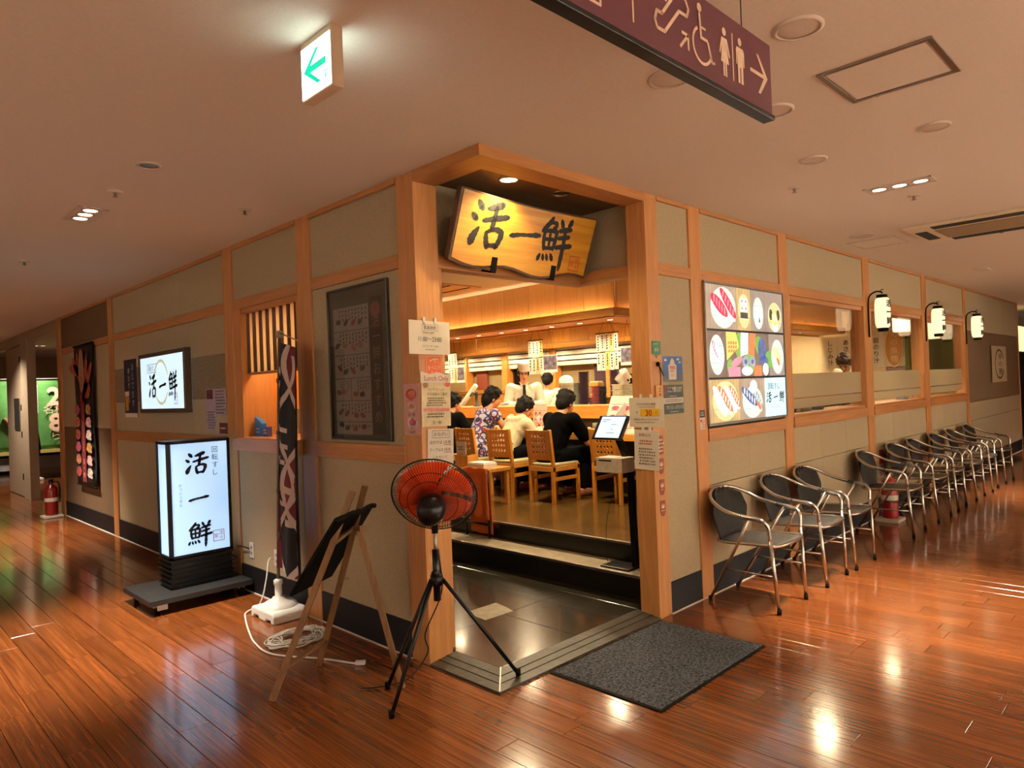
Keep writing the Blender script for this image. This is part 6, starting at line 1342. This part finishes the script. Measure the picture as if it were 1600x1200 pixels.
def head_parts(b, hc, f, s=1.0, down=0.0, turn=0.0):
    """skull, jaw, nose, ears on the body mesh; returns the head's matrix (local -y is the face)"""
    M = Matrix.Translation(hc) @ Matrix.Rotation(turn, 4, 'Z') @ Matrix.Rotation(down, 4, 'X') @ Matrix.Scale(s, 4)
    b.sphere((0, .012, .028), (.076, .093, .088), 18, 12, M); b.sphere((0, -.022, -.038), (.062, .068, .072), 16, 10, M); b.sphere((0, -.050, -.088), (.034, .034, .026), 12, 8, M)
    b.sphere((0, -.092, -.02), (.013, .018, .026), 10, 8, M); b.sphere((0, -.101, -.036), (.017, .013, .012), 10, 8, M)
    for sx in (-1, 1): b.sphere((sx*.077, .012, -.015), (.012, .024, .032), 10, 8, M)
    b.sphere((0, -.088, -.066), (.025, .01, .009), 10, 6, M)
    return M
def face_details(t, M):
    for sx in (-1, 1):
        b = MB(); b.sphere((sx*.031, -.0815, .004), (.013, .008, .007), 10, 8, M); b.build('eye', mat('eye_dark', '120c0a', .2), t, True)
        b = MB(); b.sphere((sx*.032, -.0835, .026), (.022, .006, .005), 10, 6, M); b.build('eyebrow', HAIR, t, True)
    b = MB(); b.sphere((0, -.0965, -.066), (.024, .006, .006), 10, 6, M); b.build('mouth', mat('lips', '8a4638', .5), t, True)
def hair_cap(t, M, m=HAIR, long=False, low=0.0, fringe=True):
    b = MB(); b.sphere((0, .022, .045), (.090, .100, .092), 18, 12, M); b.sphere((0, .062, -.012-low), (.080, .060, .085), 16, 10, M)
    for sx in (-1, 1): b.sphere((sx*.064, .024, .012), (.028, .060, .062), 12, 8, M)
    if fringe: b.sphere((0, -.045, .088), (.070, .05, .034), 12, 8, M)
    R = random.Random(len(t.name))
    for k in range(26):
        a = R.uniform(0, 2*PI); e = R.uniform(-.1, 1.2); p = Vector((.088*math.cos(a)*math.cos(e), .02+.098*math.sin(a)*math.cos(e), .045+.09*math.sin(e)))
        if p.y < -.045 and p.z < .07: continue
        b.sphere(p, (.020, .020, .026), 8, 6, M)
    return fuse(b, 'hair', m, t, .008, 3)
def person(label, loc, rotz, J, skin, head, top, bottom=None, shoes=None, sc=1.0, hairm=HAIR, hair=True, sleeve='long', grp=None, hat=False, face=True, low=0.0, hood=False):
    """J: joints in local coordinates (the person faces -y). top/bottom: materials of the clothes"""
    t = thing('person', label, 'person', loc, rotz, grp)
    b = MB(); V = Vector
    pel, ch_, nk = V(J['pelvis']), V(J['chest']), V(J['neck'])
    # body, one continuous surface
    b.sphere(pel, (.15*sc, .11*sc, .12*sc), 14, 10); capsule(b, pel+V((0, 0, .05)), ch_, .115*sc, .125*sc); b.sphere(ch_, (.155*sc, .105*sc, .13*sc), 14, 10)
    capsule(b, ch_+V((0, 0, .06)), nk, .075*sc, .05*sc); capsule(b, nk, V(head[0])+V((0, .02, -.06)), .05*sc, .048*sc)
    for s in ('l', 'r'):
        sh, el, wr = V(J['sh'+s]), V(J['el'+s]), V(J['wr'+s])
        capsule(b, ch_+(sh-ch_)*.6, sh, .07*sc, .058*sc); capsule(b, sh, el, .052*sc, .040*sc); capsule(b, el, wr, .040*sc, .026*sc)
        d = (wr-el).normalized(); hd = V(J.get('hd'+s, d)); up = V(J.get('up'+s, (0, 0, 1))); sd = d.cross(up)*(1 if s == 'r' else -1)
        hand(b, wr, hd, up-hd*up.dot(hd), sd if sd.length > .1 else V((1 if s == 'r' else -1, 0, 0)), J.get('curl', .7))
        hp, kn, an = V(J['hp'+s]), V(J['kn'+s]), V(J['an'+s])
        capsule(b, hp, kn, .078*sc, .055*sc); capsule(b, kn, an, .052*sc, .034*sc); capsule(b, an+V((0, .02, -.03)), an+V((0, -.13, -.045)), .034*sc, .026*sc)
    M = head_parts(b, V(head[0]), None, head[1], head[2], head[3])
    body = fuse(b, 'body', skin, t, .007, 3)
    # top
    b = MB(); g = .012
    capsule(b, pel+V((0, 0, .02)), ch_, .135*sc+g, .125*sc+g); b.sphere(ch_, (.162*sc+g, .112*sc+g, .13*sc+g), 14, 10); b.sphere(pel, (.165*sc, .125*sc, .10*sc), 14, 9); capsule(b, ch_+V((0, 0, .06)), nk+V((0, 0, -.035)), .085*sc+g, .055*sc)
    for s in ('l', 'r'):
        sh, el, wr = V(J['sh'+s]), V(J['el'+s]), V(J['wr'+s])
        capsule(b, ch_+(sh-ch_)*.6, sh, .078*sc+g, .062*sc+g)
        if sleeve == 'long': capsule(b, sh, el, .060*sc+g, .048*sc+g); capsule(b, el, el+(wr-el)*.88, .048*sc+g, .036*sc+g)
        elif sleeve == 'short': capsule(b, sh, sh+(el-sh)*.72, .062*sc+g, .058*sc+g)
        else: capsule(b, sh, sh+(el-sh)*.15, .062*sc+g, .055*sc+g)
    R = random.Random(3)
    for k in range(7):
        z = pel.z+(ch_.z-pel.z)*k/7; b.sphere(pel+(ch_-pel)*(k/7)+V((R.uniform(-.1, .1), R.uniform(-.02, .08), 0)), (.05*sc, .04*sc, .02), 8, 6)
    if hood:
        for k in range(9):
            a = PI*(.05+.9*k/8); b.sphere(nk+V((.105*math.cos(a), .03+.085*math.sin(a), -.01-.03*math.sin(a))), .048, 10, 7)
    fuse(b, 'shirt' if bottom else 'robe', top, t, .009, 4)
    if bottom:
        b = MB()
        for s in ('l', 'r'):
            hp, kn, an = V(J['hp'+s]), V(J['kn'+s]), V(J['an'+s]); capsule(b, hp, kn, .088*sc, .066*sc); capsule(b, kn, kn+(an-kn)*J.get('hem', .92), .064*sc, .05*sc)
        b.sphere(pel+V((0, 0, -.03)), (.165*sc, .125*sc, .10*sc), 14, 9); fuse(b, 'trousers', bottom, t, .010, 3)
    if shoes:
        for s in ('l', 'r'):
            an = V(J['an'+s]); b = MB(); capsule(b, an+V((0, .025, -.045)), an+V((0, -.14, -.05)), .042*sc, .034*sc); fuse(b, 'shoe', shoes, t, .010, 2)
    if hair: hair_cap(t, M, hairm, low=low, fringe=not hat)
    if face: face_details(t, M)
    if hat:
        b = MB(); b.lathe([(.092, .055), (.094, .07), (.090, .10), (.097, .15), (.095, .18), (.06, .19), (0, .187)], 24, M @ Matrix.Rotation(.12, 4, 'X') @ Matrix.Translation((0, .012, -.01)))
        h_ = b.build('chef_hat', mat('chef_white', 'd8d2c4', .8, 0, .04, 20), t, True)
        b = MB(); b.lathe([(.0935, .05), (.0955, .058), (.0955, .082), (.0935, .09)], 24, M @ Matrix.Rotation(.12, 4, 'X') @ Matrix.Translation((0, .012, -.01))); b.build('hat_band', mat('chef_white', 'd8d2c4', .8, 0, .04, 20), h_, True)
    return t, M
def seated(lean=.10, sc=1.0, head_fwd=.10, table=.60, hands=((-.16, -.40), (.14, -.40)), chz=.80):
    V = {'pelvis': (0, .04, .47), 'chest': (0, .04-lean, chz), 'neck': (0, .02-lean*1.35, chz+.155*sc)}
    for s, k in (('l', -1), ('r', 1)):
        hx, hy = hands[0 if k < 0 else 1]
        V['sh'+s] = (k*.175*sc, .03-lean*1.2, chz+.075*sc); V['el'+s] = (k*.25*sc, -.13-lean, chz-.16); V['wr'+s] = (hx, hy+.06, .70); V['hd'+s] = (0, -1, -.1)
        V['hp'+s] = (k*.09*sc, .0, .45); V['kn'+s] = (k*.11, -.36, .47); V['an'+s] = (k*.11, -.30, .09)
    return V
WHITEC = mat('chef_coat', 'd2cbb9', .85, 0, .05, 12, .1); BLKT = mat('black_cotton', '070707', .95, 0, .2, 40, spec=.05); JEAN = mat('dark_jeans', '0c0d11', .95, 0, .2, 40, spec=.05)
def dress_mat():
    m, N, L, P = _new('ring_dress'); P.inputs['Roughness'].default_value = .85
    tc = N.new('ShaderNodeTexCoord'); out = None
    base = (.42, .42, .55, 1)
    for k, (c, off, sc_) in enumerate(((( .35, .03, .06, 1), 0, 9), ((.04, .05, .25, 1), 3.3, 9), ((.02, .02, .03, 1), 7.7, 11))):
        mp = N.new('ShaderNodeMapping'); mp.inputs['Location'].default_value = (off, off*.7, off*.3); L.new(tc.outputs['Object'], mp.inputs[0])
        vo = N.new('ShaderNodeTexVoronoi'); vo.inputs['Scale'].default_value = sc_; vo.inputs['Randomness'].default_value = .5; L.new(mp.outputs[0], vo.inputs['Vector'])
        sb = N.new('ShaderNodeMath'); sb.operation = 'SUBTRACT'; sb.inputs[1].default_value = .42; L.new(vo.outputs['Distance'], sb.inputs[0])
        ab = N.new('ShaderNodeMath'); ab.operation = 'ABSOLUTE'; L.new(sb.outputs[0], ab.inputs[0])
        lt = N.new('ShaderNodeMath'); lt.operation = 'LESS_THAN'; lt.inputs[1].default_value = .065; L.new(ab.outputs[0], lt.inputs[0])
        mx = N.new('ShaderNodeMix'); mx.data_type = 'RGBA'; L.new(lt.outputs[0], mx.inputs[0])
        if out is None: mx.inputs[6].default_value = base
        else: L.new(out, mx.inputs[6])
        mx.inputs[7].default_value = c; out = mx.outputs[2]
    L.new(out, P.inputs['Base Color']); return m
DRESS = dress_mat(); HOOD = mat('cream_fleece', 'c2b593', .95, 0, .08, 40, .2)
G1, G2 = 'diners at the sushi counter', 'chefs behind the counter'
# black-shirted diner
J = seated(.14, 1.03, chz=.74); person('person in a black t-shirt seated with back turned at the counter', (5.34, 4.83, FZ), PI/2-.10, J, SKIN, ((0, -.22, .985), 1.0, .28, .0), BLKT, JEAN, mat('tan_shoe', '8a5a40', .6), 1.05, sleeve='short', grp=G1, face=False)
# hooded diner
J = seated(.16, .9, chz=.70); J['hdl'] = (.2, -1, 0)
person('smaller person in a cream hoodie bent over the counter', (5.36, 5.52, FZ), PI/2-.12, J, SKIN, ((0, -.27, .93), .96, .5, -.1), HOOD, JEAN, mat('red_shoe', '8a3a30', .6), .92, grp=G1, hood=True, face=False)
# patterned dress diner
J = seated(.14, .92, chz=.80)
t, M = person('person with a ponytail in a ring-patterned sleeveless dress at the counter', (5.40, 6.04, FZ), PI/2-.2, J, SKIN, ((0, -.22, 1.055), .98, .3, -.25), DRESS, None, mat('black_shoe', '1a1818', .5), .92, sleeve='none', grp=G1, low=.02, face=False)
b = MB()
for k in range(7): b.sphere(M @ Vector((0, .115+.006*k-.004*k*k, .0-.032*k)), (.032-.002*k, .030-.002*k, .034), 10, 7)
fuse(b, 'ponytail', HAIR, t, .008, 3)
b = MB(); capsule(b, (0, .06, .47), (0, -.02, .46), .19, .18); capsule(b, (-.09, 0, .45), (-.11, -.34, .45), .105, .09); capsule(b, (.09, 0, .45), (.11, -.34, .45), .105, .09); capsule(b, (-.08, -.36, .44), (-.08, -.32, .20), .10, .11); capsule(b, (.08, -.36, .44), (.08, -.32, .20), .10, .11); capsule(b, (0, .10, .45), (0, .12, .28), .12, .13); fuse(b, 'skirt', DRESS, t, .010, 4)
# leftmost diner
J = seated(.12, .95, chz=.76); J['elr'] = (.24, -.20, .66); J['wrr'] = (.15, -.24, .88); J['hdr'] = (-.35, 0, .95); J['upr'] = (0, -1, .2)
person('person in a dark shirt leaning the head on one hand beside the left post', (5.44, 6.72, FZ), PI/2, J, SKIN, ((.02, -.20, 1.0), .97, .22, -.2), mat('charcoal_shirt', '131316', .95, 0, .2, 30, spec=.05), JEAN, BLKT, .95, sleeve='short', grp=G1, face=False)
def standing(h=1.70, lean=.06, arm=.25):
    k = h/1.7; V = {'pelvis': (0, 0, .93*k), 'chest': (0, -lean*.6, 1.24*k), 'neck': (0, -lean, 1.42*k)}
    for s, q in (('l', -1), ('r', 1)):
        V['sh'+s] = (q*.19*k, -lean*.7, 1.355*k); V['el'+s] = (q*.25, -.06-lean, 1.10*k); V['wr'+s] = (q*.11, -arm-lean, 1.06*k+.06); V['hd'+s] = (-q*.2, -1, -.15)
        V['hp'+s] = (q*.09, 0, .90*k); V['kn'+s] = (q*.10, -.02, .50*k); V['an'+s] = (q*.10, .0, .09)
    return V
APR = mat('chef_trousers', '2a2a30', .9)
J = standing(1.70, .05); t, M = person('chef in white coat, dark tie and tall hat facing the diners', (7.20, 7.02, .15), LEFT+PI/4, J, SKIN, ((0, -.09, 1.565), .96, .25, .05), WHITEC, APR, BLKT, 1.06, hat=True, grp=G2)
b = MB(); b.prism([(-.018, 1.40), (.018, 1.40), (.026, 1.24), (0, 1.20), (-.026, 1.24)], -.188, -.180); b.build('tie', mat('navy_tie', '14161f', .7), t); b = MB(); b.prism([(-.075, 1.45), (0, 1.38), (-.03, 1.37)], -.175, -.168); b.build('collar', PAPER, t); b = MB(); b.prism([(.075, 1.45), (0, 1.38), (.03, 1.37)], -.175, -.168); b.build('collar', PAPER, t)
b = MB(); b.tube([(0, -.178, 1.40), (.005, -.185, 1.2), (.0, -.185, .95)], .004, 6); b.build('coat_seam', mat('coat_shadow', 'a89f8c', .9), t)  # thin raised seam line, darker than the coat cloth
J = standing(1.58, .05); person('chef in white coat seen from behind at the rear of the kitchen', (7.75, 7.10, .15), PI/2+.35, J, SKIN, ((0, -.09, 1.455), .96, .25, .2), WHITEC, APR, BLKT, 1.06, hat=True, grp=G2, face=False)
J = standing(1.50, .30, .30); person('chef with tilted white hat bowed behind the pale box', (7.45, 6.30, .15), LEFT+.5, J, SKIN, ((0, -.42, 1.31), 1.0, .75, .1), WHITEC, APR, BLKT, 1.0, hat=True, grp=G2)
J = standing(1.50, .26, .32); person('chef with white hat bowing to the left beside the right post', (7.25, 4.86, .15), -1.95, J, SKIN, ((0, -.36, 1.345), 1.0, .62, .1), WHITEC, APR, BLKT, 1.04, hat=True, grp=G2)
J = standing(1.50, .25, .25); person('staff member with brown hair bowing the head inside the first window', (10.5, 3.62, FZ), LEFT, J, SKIN, ((0, -.34, 1.33), 1.05, .75, .0), WHITEC, APR, BLKT, 1.0, hairm=mat('brown_hair', '3a2214', .5, 0, .3, 60, .3, stretch=(1, 1, .15)), grp=G2)
